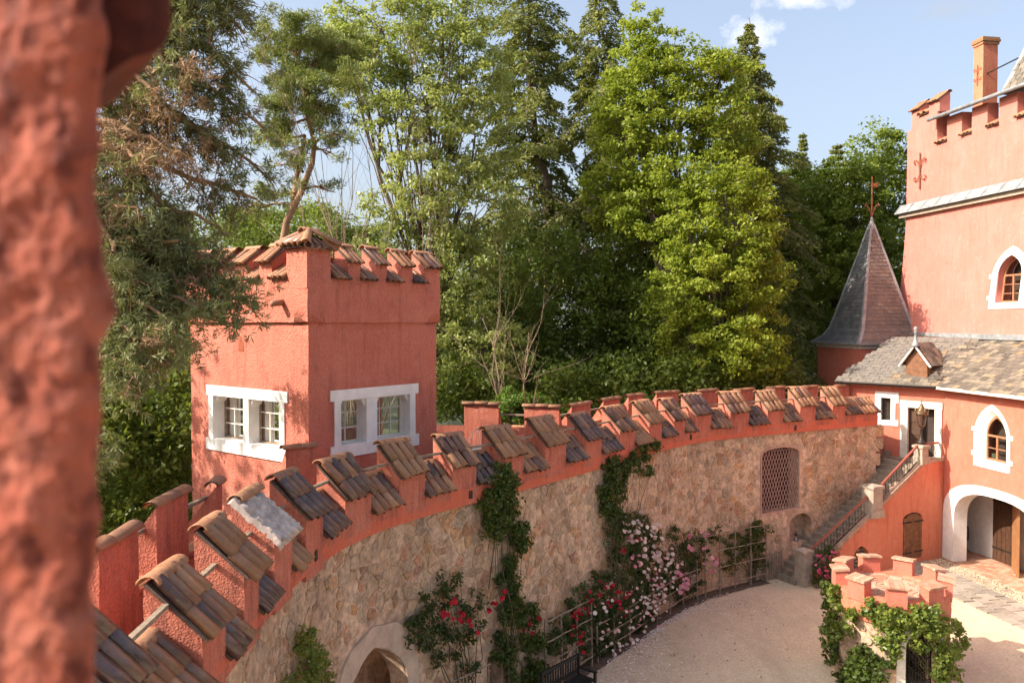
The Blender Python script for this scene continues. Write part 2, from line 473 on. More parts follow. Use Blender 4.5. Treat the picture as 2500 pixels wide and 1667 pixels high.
def glass(name, tint):
    m, n, l, b = new_mat(name)
    b.inputs['Base Color'].default_value = (*tint, 1); b.inputs['Roughness'].default_value = 0.04
    b.inputs['Specular IOR Level'].default_value = 0.6
    t = n.new('ShaderNodeBsdfTransparent'); t.inputs['Color'].default_value = (0.9, 0.92, 0.9, 1)
    g = n.new('ShaderNodeBsdfGlossy'); g.inputs['Roughness'].default_value = 0.03
    f = n.new('ShaderNodeFresnel'); f.inputs['IOR'].default_value = 1.5
    x = n.new('ShaderNodeMixShader')
    l.new(f.outputs['Fac'], x.inputs['Fac']); l.new(t.outputs['BSDF'], x.inputs[1]); l.new(g.outputs['BSDF'], x.inputs[2])
    l.new(x.outputs['Shader'], n['Material Output'].inputs['Surface'])
    return m
M['glass'] = glass('window_glass', (0.02, 0.02, 0.02))
def flower(name, a, b2):
    m, n, l, b = new_mat(name)
    l.new(ramp(n, l, n.new('ShaderNodeObjectInfo').outputs['Random'], [(0, a), (1, b2)]), b.inputs['Base Color'])
    b.inputs['Roughness'].default_value = 0.7; b.inputs['Subsurface Weight'].default_value = 0.0
    return m
M['white_rose'] = flower('white_petal', (0.80, 0.50, 0.43), (0.86, 0.70, 0.60))
M['red_rose'] = flower('red_petal', (0.38, 0.006, 0.014), (0.55, 0.012, 0.03))
M['pink_rose'] = flower('pink_petal', (0.72, 0.19, 0.26), (0.80, 0.42, 0.42))
M['magenta_rose'] = flower('magenta_petal', (0.55, 0.04, 0.14), (0.68, 0.14, 0.24))
M['leaf_ash'] = leaf('ash_leaf', (0.20, 0.26, 0.05), (0.34, 0.41, 0.10), (0.54, 0.57, 0.20), 0.48, 0.34)
M['leaf_maple'] = leaf('maple_leaf', (0.11, 0.175, 0.016), (0.23, 0.315, 0.028), (0.43, 0.48, 0.055), 0.5)
M['leaf_green'] = leaf('green_leaf', (0.09, 0.15, 0.016), (0.18, 0.26, 0.03), (0.32, 0.38, 0.05), 0.46)
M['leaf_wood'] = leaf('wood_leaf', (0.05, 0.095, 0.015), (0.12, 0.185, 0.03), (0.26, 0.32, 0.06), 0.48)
M['needle_spruce'] = leaf('spruce_needle', (0.08, 0.105, 0.026), (0.17, 0.20, 0.048), (0.31, 0.32, 0.085), 0.32, 0.6)
M['needle_pine'] = leaf('pine_needle', (0.10, 0.125, 0.05), (0.19, 0.215, 0.085), (0.33, 0.33, 0.14), 0.3, 0.55)
M['needle_scots'] = leaf('scots_needle', (0.10, 0.14, 0.03), (0.18, 0.23, 0.05), (0.29, 0.31, 0.085), 0.3, 0.55)
M['needle_dead'] = leaf('dead_needle', (0.20, 0.10, 0.055), (0.31, 0.17, 0.095), (0.42, 0.27, 0.16), 0.12, 0.8)
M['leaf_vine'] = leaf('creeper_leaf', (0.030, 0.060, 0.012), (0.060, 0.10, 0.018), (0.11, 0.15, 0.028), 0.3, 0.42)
M['leaf_vine_lit'] = leaf('lit_creeper_and_weed_leaf', (0.075, 0.14, 0.03), (0.15, 0.23, 0.045), (0.34, 0.37, 0.07), 0.42, 0.38)  # sunlight on the well creeper put into the green; weed's own yellowish green
M['leaf_rose'] = leaf('rose_leaf', (0.025, 0.050, 0.014), (0.05, 0.085, 0.022), (0.09, 0.125, 0.035), 0.28, 0.45)
M['leaf_shrub'] = leaf('shrub_leaf', (0.06, 0.13, 0.015), (0.10, 0.19, 0.02), (0.16, 0.25, 0.03), 0.35)
# ------------------------------------------------------------------ ground and courtyard
def ground_mat():
    m, n, l, b = new_mat('earth_and_grass')
    p = pos(n)
    l.new(ramp(n, l, tex_noise(n, l, p, 0.5, 6), [(0.3, (0.03, 0.04, 0.012)), (0.7, (0.07, 0.075, 0.025))]), b.inputs['Base Color'])
    b.inputs['Roughness'].default_value = 0.95
    return m
def gravel_mat():
    m, n, l, b = new_mat('sandy_gravel')
    p = pos(n)
    c = ramp(n, l, tex_noise(n, l, p, 0.35, 5, 0.6), [(0.3, (0.62, 0.475, 0.315)), (0.7, (0.72, 0.58, 0.40))])
    v = n.new('ShaderNodeTexVoronoi'); v.inputs['Scale'].default_value = 26
    l.new(p, v.inputs['Vector'])
    c = mix(n, l, 0.5, c, ramp(n, l, v.outputs['Color'], [(0.1, (0.42, 0.30, 0.19)), (0.5, (0.62, 0.48, 0.32)), (0.9, (0.74, 0.60, 0.44))]))
    c = mix(n, l, ramp(n, l, tex_noise(n, l, scaled(n, l, p, (1, 0.4, 1)), 0.8, 6, 0.7), [(0.46, 0), (0.66, 0.5)]), c, (0.40, 0.30, 0.20))
    l.new(c, b.inputs['Base Color']); b.inputs['Roughness'].default_value = 0.95
    bump(n, l, b, mix(n, l, 0.5, v.outputs['Distance'], tex_noise(n, l, p, 40, 4)), 0.9, 0.02)
    return m
M['gravel'] = gravel_mat()
gm = MB()
NG = 60
gs = [(-1 + 2*i/NG) for i in range(NG+1)]
def gz(x, y):
    r = math.hypot(x-4, y-16)
    return -0.3 - 3.2*max(0, min(1, (r-20)/25)) + 0.6*noise.noise(Vector((x, y, 0))*0.06)*min(1, max(0, (r-20)/10))
vs = []
for j in gs:
    for i in gs:
        x, y = 4 + math.copysign(abs(i)**2.2, i)*1400, 16 + math.copysign(abs(j)**2.2, j)*1400
        vs.append((x, y, gz(x, y)))
gm.add(vs, [(j*(NG+1)+i, j*(NG+1)+i+1, (j+1)*(NG+1)+i+1, (j+1)*(NG+1)+i) for j in range(NG) for i in range(NG)])
tag(gm.build('ground', ground_mat(), smooth=True), kind='structure')

# ------------------------------------------------------------------ the curved curtain wall: its plan
CTRL = [(-2.2,2.6),(-2.7,4.2),(-3.05,5.6),(-3.2,7.0),(-3.25,8.3),(-3.3,9.8),(-3.34,11.5),(-3.22,12.9),(-2.95,14.2),(-2.4,15.45),(-1.73,16.5),
        (-.64,17.8),(.25,18.9),(1.02,19.9),(3.04,22.5),(4.43,24.4),(5.95,26.2),(7.8,27.5),(10.7,29.1),(14.35,31.0),(16.0,31.9)]
def resample(ctrl, step=0.05, sig=9):
    P = [np.array(p) for p in ctrl]
    P = [2*P[0]-P[1]] + P + [2*P[-1]-P[-2]]
    out = []
    for i in range(1, len(P)-2):
        for t in np.linspace(0, 1, 40, endpoint=False):
            a, b, c, d = P[i-1], P[i], P[i+1], P[i+2]
            out.append(0.5*((2*b) + (-a+c)*t + (2*a-5*b+4*c-d)*t*t + (-a+3*b-3*c+d)*t**3))
    out = np.array(out + [P[-2]])
    L = np.concatenate([[0], np.cumsum(np.linalg.norm(np.diff(out, axis=0), axis=1))])
    s = np.arange(0, L[-1], step)
    q = np.stack([np.interp(s, L, out[:, 0]), np.interp(s, L, out[:, 1])], 1)
    k = np.exp(-0.5*(np.arange(-3*sig, 3*sig+1)/sig)**2); k /= k.sum()
    pad = np.concatenate([np.repeat(q[:1], 3*sig, 0), q, np.repeat(q[-1:], 3*sig, 0)])
    pad[:3*sig] += (np.arange(-3*sig, 0)[:, None])*(q[1]-q[0]); pad[-3*sig:] += (np.arange(1, 3*sig+1)[:, None])*(q[-1]-q[-2])
    return np.stack([np.convolve(pad[:, 0], k, 'valid'), np.convolve(pad[:, 1], k, 'valid')], 1)
CV = resample(CTRL)
DS = 0.05
TG = np.gradient(CV, axis=0); TG /= np.linalg.norm(TG, axis=1, keepdims=True)
SMAX = (len(CV)-1)*DS
def cpt(s, n=0.0, z=0.0):       # point on the plan at arc length s, n metres into the courtyard
    f = max(0.0, min(len(CV)-1.001, s/DS)); i = int(f); t = f-i
    c = CV[i]*(1-t) + CV[i+1]*t; g = TG[i]*(1-t) + TG[i+1]*t
    g = g/np.linalg.norm(g)
    return Vector((c[0] + g[1]*n, c[1] - g[0]*n, z))
def ctan(s):
    i = int(max(0, min(len(CV)-1, s/DS))); return Vector((TG[i][0], TG[i][1], 0))
def s_px(px, py, n=0.0):
    r = ray(px, py); k = r.x/r.y
    a = CV[:, 0] + TG[:, 1]*n - k*(CV[:, 1] - TG[:, 0]*n)
    i = int(np.argmin(np.abs(a))); return i*DS
def wall_px(px, py, n=0.0):     # (s, z) on the courtyard face
    s = s_px(px, py, n); c = cpt(s, n)
    return s, at(px, py, c.y).z

BAND, WALK = 5.2, 5.3
M_EAVE, M_RIDGE, C_EAVE, C_RIDGE, PAR = 6.10, 6.66, 5.62, 6.12, 0.58

# shared tile meshes: origin at the tile's lower end, x along its length, z away from the roof
def tile_mesh(name, L, r0, r1, mat, seg=6, th=0.02):
    mb = MB(); vs, fs = [], []
    for x, r in ((0, r0), (L, r1)):
        for q in (r, r-th):
            for k in range(seg+1):
                a = math.pi*k/seg
                vs.append((x, q*math.cos(a), q*math.sin(a)))
    S = seg+1
    for k in range(seg):
        fs += [(k, k+1, 2*S+k+1, 2*S+k), (S+k, 3*S+k, 3*S+k+1, S+k+1), (k, S+k, S+k+1, k+1)]
    fs += [(0, 2*S, 3*S, S), (seg, S+seg, 3*S+seg, 2*S+seg)]
    return mb.add(vs, fs).mesh(name, mat, smooth=True)
TILE = tile_mesh('roof_tile', 0.47, 0.103, 0.088, M['tile'])
TILE_SHORT = tile_mesh('roof_tile_short', 0.36, 0.085, 0.072, M['clay'])
TILE_SHORT_DARK = tile_mesh('roof_tile_short_dark', 0.36, 0.085, 0.072, M['tile'])
RIDGE = tile_mesh('ridge_tile', 0.46, 0.125, 0.11, M['clay'], 7, 0.025)

def merlon(parent, O, T, N, w, zb, ze, zr, depth, cols, rows, mat, over=0.13, name='merlon', tilemesh=None, ridge=True, bare=False, seed=0):
    """a coped block: O is its left foot on the face (z ignored), T along the wall, N out of the face; the top falls from the ridge to the eave"""
    rng = random.Random(seed)
    tilemesh = tilemesh or TILE
    mb = MB()
    A = Vector((O.x, O.y, 0))
    prof = [(0, zb), (0, ze), (-depth*0.5, ze+(zr-ze)*0.5), (-depth, zr), (-depth, zb)]
    loopv = []
    k = max(1, int(w/0.25))
    for i in range(k+1):
        loopv.append([A + T*(w*i/k) + N*p[0] + Z*p[1] for p in densify(prof, 0.22)])
    m = len(loopv[0])
    for i in range(k):
        a, b = loopv[i], loopv[i+1]
        for j in range(m):
            q = (j+1) % m
            mb.add([a[j], a[q], b[q], b[j]], [(0, 1, 2, 3)])
    mb.add(loopv[0], [tuple(range(m))]); mb.add(loopv[-1], [tuple(range(m))[::-1]])
    mb.rough(0.012, 5.0)
    o = mb.build(name, mat, parent)
    S = (N*depth + Z*(ze-zr)); L = S.length; S = S/L            # down the slope
    up = T.cross(S); up = up if up.z > 0 else -up
    if not bare:
        bed = MB()
        top = A - N*depth + Z*zr
        bed.box(top - T*0.03 + up*0.005 + S*0.02, T*(w+0.06), S*(L+over-0.07), up*0.035)
        bed.rough(0.008, 6).build('tile_bed', M['bed'], o)
        step = (L + over - 0.10)/rows
        for c in range(cols):
            x = (c+0.5)*(w+0.04)/cols - 0.02
            for r in range(rows):
                j = rng.uniform(-0.03, 0.035)
                foot = top + T*(x + rng.uniform(-.012, .012)) + S*(L+over - r*step + j) + up*(0.045 + 0.018*r)
                X = (-S + T*rng.uniform(-.055, .055) + up*rng.uniform(-0.005, 0.05)).normalized()
                Y = (T - X*T.dot(X)).normalized()
                sx = (step+0.05)/TILE_LEN[tilemesh.name]; sy = (w+0.04)/cols/0.212*(1.03 if TILE_LEN[tilemesh.name] > 0.4 else 1.2)
                Wz = X.cross(Y); Wz = Wz if Wz.dot(up) > 0 else -Wz
                inst('roof_tile', tilemesh, o, basis(foot, X*sx, Y*sy, Wz*sy))
    if ridge:
        n = max(1, round((w+0.06)/0.42)); st = (w+0.08)/n
        for i in range(n):
            foot = A - N*(depth-0.06) + T*(-0.04 + st*i) + Z*(zr + 0.005 + rng.uniform(-.012, .012))
            X = (T + Z*rng.uniform(-.03, .03)).normalized(); Y = Z.cross(X).normalized()
            inst('ridge_tile', RIDGE, o, basis(foot, X*(st+0.03)/0.46, Y*1.05, Z*0.8))
    return o
TILE_BROWN = tile_mesh('roof_tile_brown', 0.47, 0.103, 0.088, M['tile_brown'])
TILE_DARK = tile_mesh('roof_tile_dark', 0.47, 0.103, 0.088, M['tile_dark'])
TILE_LEN = {TILE_BROWN.name: 0.47, TILE_DARK.name: 0.47, TILE.name: 0.47, TILE_SHORT.name: 0.36, TILE_SHORT_DARK.name: 0.36}

FRONT = [(265,330,1600),(495,552,1600),(595,634,1450),(672,714,1330),(745,791,1270),(841,906,1215),(973,1037,1165),(1105,1164,1140),(1225,1278,1115),
         (1333,1381,1090),(1430,1469,1070),(1513,1549,1050),(1585,1617,1035),(1648,1673,1022),(1697,1737,1010),(1785,1829,1005),(1874,1912,998),(1955,1993,992),(2033,2066,988)]
SPAN = [(s_px(a, y), s_px(b, y)) for a, b, y in FRONT]
S_END = s_px(2143, 1020)
S0 = 1.5
cw = thing('curtain_wall', cpt(14, -1, 0), 'long curved rubble stone curtain wall with red tiled crenellations round the gravel courtyard', 'wall')
# openings in the stone face, as (s, z) outlines
def s_rect(x0, x1, y0, y1):
    a = [wall_px(x0, y0), wall_px(x1, y0), wall_px(x0, y1), wall_px(x1, y1)]
    return (a[0][0]+a[2][0])/2, (a[1][0]+a[3][0])/2, min(a[2][1], a[3][1]), max(a[0][1], a[1][1])
gs0, gs1, _, _ = s_rect(838, 1000, 1640, 1660)
ARCH_H = arch(gs0, gs1, -0.02, 1.75, 2.98, 'pointed')
ds0, ds1, _, dz1 = s_rect(1198, 1232, 1606, 1660)
DOOR_H = rect(ds0, ds1, -0.02, dz1)
ls0, ls1, lz0, lz1 = s_rect(1862, 1953, 1098, 1240)
LATT_H = arch(ls0, ls1, lz0, lz1-0.22, lz1, 'round', 5)
ns0, ns1, nz0, nz1 = s_rect(1931, 1985, 1258, 1319)
NICHE_H = arch(ns0, ns1, nz0, nz1-0.35, nz1, 'round', 5)
HOLES = [ARCH_H, DOOR_H, LATT_H, NICHE_H]
FACE = -0.07                    # the stone face stands a little behind the plaster band
cfn = lambda s, z, d: cpt(s, FACE - d + 0.02*math.sin(s*1.7)*0, z)
wm = MB()
panel(wm, cfn, rect(S0, S_END, -0.3, BAND+0.02), HOLES, 0.5, 0.3, back=False, rim=False, reveal=0.45)
wm.rough(0.018, 2.3)
core = wm.build('mortar_face', M['mortar'], cw, smooth=True)
# pink band and parapet foot up to the crenel sill line
bm_ = MB()
CRDZ = {0: -0.2, 1: -0.25, 2: -0.22, 3: -0.14}      # the crenels nearest the viewer sit lower
N_S = int((S_END-S0)/0.25)
ss = [S0 + (S_END-S0)*i/N_S for i in range(N_S+1)]
prof = [(FACE-0.02, BAND-0.02), (-0.005, BAND-0.03), (0, BAND+0.2), (0, C_EAVE-0.08), (-PAR*0.5, C_EAVE+0.2), (-PAR, C_RIDGE-0.05), (-PAR, WALK), (-PAR, WALK-0.5)]
for i in range(N_S):
    low = [(-0.28 if s < SPAN[3][1]+0.3 else -0.16 if s < SPAN[4][1] else 0.0) for s in ss[i:i+2]]
    a = [cpt(ss[i], n, z + (low[0] if z > BAND+.21 and z > WALK else 0)) for n, z in prof]; b = [cpt(ss[i+1], n, z + (low[1] if z > BAND+.21 and z > WALK else 0)) for n, z in prof]
    for j in range(len(prof)-1): bm_.add([a[j], a[j+1], b[j+1], b[j]], [(0, 1, 2, 3)])
e = [cpt(S_END, n, z) for n, z in prof] + [cpt(S_END, -PAR, BAND-0.02)]
bm_.add(e, [tuple(range(len(e)))])
bm_.rough(0.012, 4.0)
# loose quads share positions, so the noise keeps them closed
band = bm_.build('plaster_band', M['band'], cw)
dr = MB()                        # drain holes through the band
for px, py in ((769,1355),(1147,1207),(1481,1126),(1686,1067),(1942,1044)):
    s, z = wall_px(px, py); T = ctan(s)
    d_ = MB().cbox(cpt(s, -0.02, z), T*0.09, Vector((T.y, -T.x, 0))*0.09, Z*0.17)
    d_.build('drain_hole', M['dark'], cw)
for i, (a, b) in enumerate(SPAN):
    T = (cpt(b) - cpt(a)).normalized(); N = Vector((T.y, -T.x, 0)); w = (cpt(b)-cpt(a)).length
    dz = {0: 0.24, 1: -0.2, 2: -0.03}.get(i, 0.04*math.sin(i*2.3))
    white = i == 3
    o = merlon(cw, cpt(a), T, N, w, C_EAVE-0.55 if i < 5 else C_EAVE-0.3, M_EAVE+dz, M_RIDGE+dz, PAR+0.02, max(3, round(w/0.205)), 2, M['parapet'], seed=i, bare=white, tilemesh=(TILE_DARK, TILE, TILE_BROWN, TILE, TILE_DARK, TILE, TILE_BROWN, TILE, TILE_BROWN, TILE_BROWN)[i % 10])
    if white:                    # the merlon capped with smeared white mortar
        cap = MB(); S = (N*(PAR+0.02) + Z*(M_EAVE-M_RIDGE)); L = S.length; S /= L; up = T.cross(S); up = up if up.z > 0 else -up
        g = 30; P0 = cpt(a) - N*(PAR+0.04) + Z*(M_RIDGE+dz)
        vv = []
        for r in range(g+1):
            for c in range(g+1):
                p = P0 + T*((w+0.1)*c/g - 0.05) + S*((L+0.12)*r/g) + up*(0.045 + 0.045*abs(math.sin(c/g*math.pi*4 + r*.06)) + 0.06*noise.noise(Vector((c*.3, r*.3, 3))) + 0.04*noise.noise(Vector((c*.8, r*.8, 7))))
                if r == g: p += S*0.05*math.sin(c*0.9)
                vv.append(p)
        cap.add(vv, [(r*(g+1)+c, r*(g+1)+c+1, (r+1)*(g+1)+c+1, (r+1)*(g+1)+c) for r in range(g) for c in range(g)])
        vb = [p - up*0.09 for p in vv]
        rimi = list(range(g+1)) + [(r+1)*(g+1)-1 for r in range(1, g+1)] + [g*(g+1)+c for c in range(g-1, -1, -1)] + [r*(g+1) for r in range(g-1, 0, -1)]
        n0 = len(rimi); cap.add([vv[k] for k in rimi] + [vb[k] for k in rimi], [(k, (k+1) % n0, n0+(k+1) % n0, n0+k) for k in range(n0)])
        tag(cap.build('mortar_cap', M['plasterwhite'], o, smooth=True), 'lumpy white mortar smeared over the old tiles')
    # tiled sill of the next crenel, and the bar across it
    nxt = SPAN[i+1][0] if i+1 < len(SPAN) else S_END
    c0, c1 = b, nxt
    T2 = (cpt(c1)-cpt(c0)).normalized(); N2 = Vector((T2.y, -T2.x, 0)); w2 = (cpt(c1)-cpt(c0)).length
    if i+1 < len(SPAN):
        cd = CRDZ.get(i, 0)
        merlon(cw, cpt(c0)+T2*0.01, T2, N2, w2-0.02, C_EAVE-0.25+cd, C_EAVE+cd, C_RIDGE+cd, PAR, max(3, round(w2/0.205)), 2, M['parapet'], name='crenel_sill', seed=100+i, ridge=True, tilemesh=(TILE, TILE_DARK, TILE_DARK, TILE_BROWN, TILE_DARK, TILE, TILE, TILE_DARK)[i % 8])
        rb = MB().bar(cpt(c0, -PAR*0.62, C_RIDGE+0.22+cd*.5) - T2*0.08, cpt(c1, -PAR*0.62, C_RIDGE+0.22+cd*.5) + T2*0.08, 0.065, 0.045)
        rb.rough(0.006, 9).build('crenel_bar', M['wood'], cw)
    else:
        merlon(cw, cpt(c0), T2, N2, w2, C_EAVE-0.25, C_EAVE+0.08, C_RIDGE+0.06, PAR, max(4, round(w2/0.2)), 2, M['parapet'], name='crenel_sill', seed=100+i, ridge=True)
# right-hand end of the wall: quoin return of stone
OUT = 2.1
s_hi, s_lo = s_px(1400, 1050), s_px(745, 1270)
endw = MB()
T = ctan(S_END); N = Vector((T.y, -T.x, 0))
panel(endw, lambda x, y, d: cpt(S_END, FACE - x, 0) + T*(-d+0.02) + Z*y, rect(0, 1.9, 3.0, BAND+0.5), (), 0.4, 0.3)
endw.rough(0.03, 3).build('wall_end', M['mortar'], cw)

# ---- rubble stones proud of the mortar
rng = random.Random(21)
seeds = []; seedw = []
gx, gzz = 0.30, 0.175
rows = int((BAND+0.1)/gzz)
for j in range(rows):
    z = 0.02 + (j+0.5)*gzz
    k = 0
    s = S0 + 4.0
    while s < S_END - 0.1:
        seedw.append(rng.uniform(-.016, .016)); seeds.append((s + (gx/2 if j % 2 else 0) + rng.uniform(-.14, .14), z + rng.uniform(-.085, .085)))
        s += gx*rng.uniform(0.55, 1.45)
grid = {}
for i, p in enumerate(seeds): grid.setdefault((int(p[0]/0.5), int(p[1]/0.5)), []).append(i)
def grow(poly, m):
    cx = sum(p[0] for p in poly)/len(poly); cy = sum(p[1] for p in poly)/len(poly)
    return [(x + math.copysign(m, x-cx), y + math.copysign(m, y-cy)) for x, y in poly]
NOGO = [grow(ARCH_H, 0.42), grow(DOOR_H, 0.2), grow(LATT_H, 0.1), grow(NICHE_H, 0.06)]
PAL = [(0.40, 0.275, 0.18), (0.44, 0.315, 0.22), (0.35, 0.235, 0.15), (0.43, 0.25, 0.13), (0.47, 0.345, 0.245), (0.36, 0.265, 0.19), (0.37, 0.205, 0.13), (0.46, 0.33, 0.225), (0.41, 0.31, 0.225), (0.45, 0.32, 0.22)]
stones = []
for i, (s, z) in enumerate(seeds):
    poly = [(s-.45, z-.35), (s+.45, z-.35), (s+.45, z+.35), (s-.45, z+.35)]
    ci, cj = int(s/0.5), int(z/0.5)
    for a in (-2, -1, 0, 1, 2):
        for b in (-2, -1, 0, 1, 2):
            for q in grid.get((ci+a, cj+b), ()):
                if q == i: continue
                dx, dy = seeds[q][0]-s, seeds[q][1]-z
                dd = dx*dx+dy*dy
                if dd > 1.0: continue
                h = (dd + seedw[i] - seedw[q])/2*0.985
                out = []
                for k in range(len(poly)):
                    p1, p2 = poly[k], poly[(k+1) % len(poly)]
                    f1 = (p1[0]-s)*dx + (p1[1]-z)*dy - h; f2 = (p2[0]-s)*dx + (p2[1]-z)*dy - h
                    if f1 <= 0: out.append(p1)
                    if f1*f2 < 0:
                        t = f1/(f1-f2); out.append((p1[0]+(p2[0]-p1[0])*t, p1[1]+(p2[1]-p1[1])*t))
                poly = out
    if len(poly) < 3: continue
    if max(p[1] for p in poly) > BAND-0.03: poly = [(x, min(y, BAND-0.03)) for x, y in poly]
    if any(inside(p, g) for p in poly + [(s, z)] for g in NOGO) or any(inside(p, poly) for g in NOGO for p in g): continue
    if rng.random() < 0.10 + 0.28*max(0, noise.noise(Vector((s*0.5, z*0.7, 4.0)))): continue
    gap = rng.choice((0.84, 0.90, 0.94, 0.965, 0.98))
    cx = sum(p[0] for p in poly)/len(poly); cy = sum(p[1] for p in poly)/len(poly)
    poly = [(cx+(x-cx)*gap, cy+(y-cy)*gap) for x, y in poly]
    cut = []
    for k in range(len(poly)):
        a, b = poly[k], poly[(k+1) % len(poly)]
        t1, t2 = rng.uniform(.06, .2), rng.uniform(.8, .94)
        for t in (t1, 0.5, t2): cut.append((a[0]+(b[0]-a[0])*t + rng.uniform(-.011, .011), a[1]+(b[1]-a[1])*t + rng.uniform(-.011, .011)))
    c = rng.choice(PAL); v = rng.uniform(0.78, 1.16); hue = rng.uniform(-.02, .02)
    stones.append((cut, (cx, cy), (min(.68, c[0]*v*1.27+hue), c[1]*v*1.22, (c[2]*v-hue*0.5)*1.12), rng.uniform(0.003, 0.024), rng.uniform(-.04, .04)))
def stone_geo(mb, st):
    poly, (cx, cy), col, h, tilt = st
    n = len(poly); h0 = FACE-0.03
    ringA = [cpt(x, h0, y) for x, y in poly]
    ringB = [cpt(cx+(x-cx)*0.95, FACE+h*0.65+tilt*(y-cy), cy+(y-cy)*0.95) for x, y in poly]
    ringC = [cpt(cx+(x-cx)*0.8, FACE+h+tilt*(y-cy), cy+(y-cy)*0.8) for x, y in poly]
    fs = [(i, (i+1) % n, n+(i+1) % n, n+i) for i in range(n)] + [(n+i, n+(i+1) % n, 2*n+(i+1) % n, 2*n+i) for i in range(n)] + [tuple(range(2*n, 3*n))]
    mb.add(ringA+ringB+ringC, fs, col)
def seen(st):
    p = cpt(st[1][0], 0, st[1][1]); q = (p.x/p.y*FPX+1250, 785-(p.z-EYE)/p.y*FPX)
    a = (max(x for x, y in st[0])-min(x for x, y in st[0]))*(max(y for x, y in st[0])-min(y for x, y in st[0]))
    T = ctan(st[1][0]); v = Vector((p.x, p.y, 0)).normalized()
    return a/p.y**2*abs(v.dot(Vector((T.y, -T.x, 0)))) if (0 < q[0] < 2500 and q[1] < 1667) else 0
stones.sort(key=seen, reverse=True)
for st in stones[:300]:
    mb = MB(); stone_geo(mb, st); mb.build('stone', M['stone'], cw, smooth=False)
rest = MB()
for st in stones[300:]: stone_geo(rest, st)
tag(rest.build('small_stones', M['stone'], cw), kind='stuff')

# ---- openings
cfl = lambda s, z, d: cpt(s, FACE - d, z)
cs = MB(); outer = [(x + (0.34 if x > (gs0+gs1)/2 else -0.34)*(1 if y < 2.9 else abs(x-(gs0+gs1)/2)/((gs1-gs0)/2)), y + (0.42 if y > 1.76 else 0)*min(1, (y-1.75)/0.9)) for x, y in ARCH_H]
outer[0] = (gs0-0.34, -0.02); outer[1] = (gs1+0.34, -0.02)
ring(cs, cfl, outer, grow(ARCH_H, -0.012), -0.05, 0.3).rough(0.02, 4).build('arch_surround', simple('stained_arch_plaster', (0.50, 0.37, 0.275), 0.92, 0.22, 3, bmp=0.8, bscale=12), cw)
cb = MB(); panel(cb, lambda s, z, d: cpt(s, FACE-1.6-d, z), rect(gs0-1, gs1+1, -0.05, 3.6), (), 0.1, 0.5); cb.build('arch_back', M['mortar'], cw)
cb = MB(); panel(cb, lambda s, z, d: cpt(s, FACE-0.43-d, z), rect(ds0-.05, ds1+.05, -0.05, dz1+.05), (), 0.05, 0.3); cb.build('cellar_door', M['blackpaint'], cw)
fr = MB(); ring(fr, cfl, grow(LATT_H, 0.055), grow(LATT_H, -0.008), -0.03, 0.1).build('lattice_frame', M['lattice'], cw)
cb = MB(); panel(cb, lambda s, z, d: cpt(s, FACE-1.1-d, z), rect(ls0-.6, ls1+.6, lz0-.3, lz1+.3), (), 0.05, 0.4); cb.build('window_back', simple('red_loggia', (0.13, 0.035, 0.022), 0.9, 0.3, 4), cw)
cx = (ls0+ls1)/2; span = ls1-ls0; hgt = lz1-lz0
ang = math.atan2(hgt*0.36, span*0.5)
for sgn in (-1, 1):
    t = -span*2.3 + 0.1
    while t < hgt + span*2.3:
        # a slanted bar clipped to the opening
        pts = []
        for k in range(60):
            x = ls0 + span*k/59; y = lz0 + t + sgn*(x-ls0)*2.3
            if inside((x, y), LATT_H): pts.append((x, y))
        if len(pts) > 3:
            mb = MB(); mb.tube([cpt(x, FACE-0.06+0.006*sgn, y) for x, y in pts[::max(1, len(pts)//4)] + [pts[-1]]], 0.0125, 4)
            mb.build('lattice_bar', M['lattice'], cw)
        t += 0.33
cb = MB(); panel(cb, lambda s, z, d: cpt(s, FACE-0.43-d, z), rect(ns0-.1, ns1+.1, nz0-.05, nz1+.05), (), 0.05, 0.3); cb.build('niche_back', M['mortar'], cw)

# ------------------------------------------------------------------ walkway and outer parapet
tp = Vector((-4.3, 16.8, 0)); TU = Vector((0.614, 0.789, 0)); TN = Vector((0.789, -0.614, 0)); TV = -TN   # tower corner and its two faces
out_line = []
s = S0
while s <= s_lo + 1.2:
    out_line.append(cpt(s, -1.55)); s += 0.5
tower_end = tp + TU*3.92
terr = [tower_end + Vector((-0.2, 0.3, 0)), at(1045, 982, 24.6), at(1140, 982, 24.5), at(1330, 990, 24.0)]
for p in terr: p.z = 0
out2 = terr[:]
s = s_hi + 0.15
while s <= S_END:
    out2.append(cpt(s, -OUT)); s += 0.5
out2 += [cpt(S_END, -OUT), cpt(S_END+1.0, -OUT)]
wk = MB()
inner = [cpt(S0 + (S_END-S0)*i/120, -PAR+0.05, WALK) for i in range(121)]
for k in range(120):
    a, b = inner[k], inner[k+1]
    s1, s2 = S0+(S_END-S0)*k/120, S0+(S_END-S0)*(k+1)/120
    w_ = 2.1 if s1 > s_hi+1 else 5.0 if cpt(s1, -3).x/cpt(s1, -3).y > -0.125 else 1.6
    dzw = Z*(-0.45 if s1 < s_lo-0.5 else 0)
    wk.add([a+dzw, b+dzw, cpt(s2, -w_, WALK)+dzw, cpt(s1, -w_, WALK)+dzw], [(0, 1, 2, 3)])
wk.build('wall_walk', simple('mossy_paving', (0.16, 0.115, 0.08), 0.95, 0.4, 5, bmp=0.6), cw)
op = thing('outer_parapet', out2[5], 'weathered red outer parapet with ridge tiled merlons along the far edge of the wall walk', 'parapet')
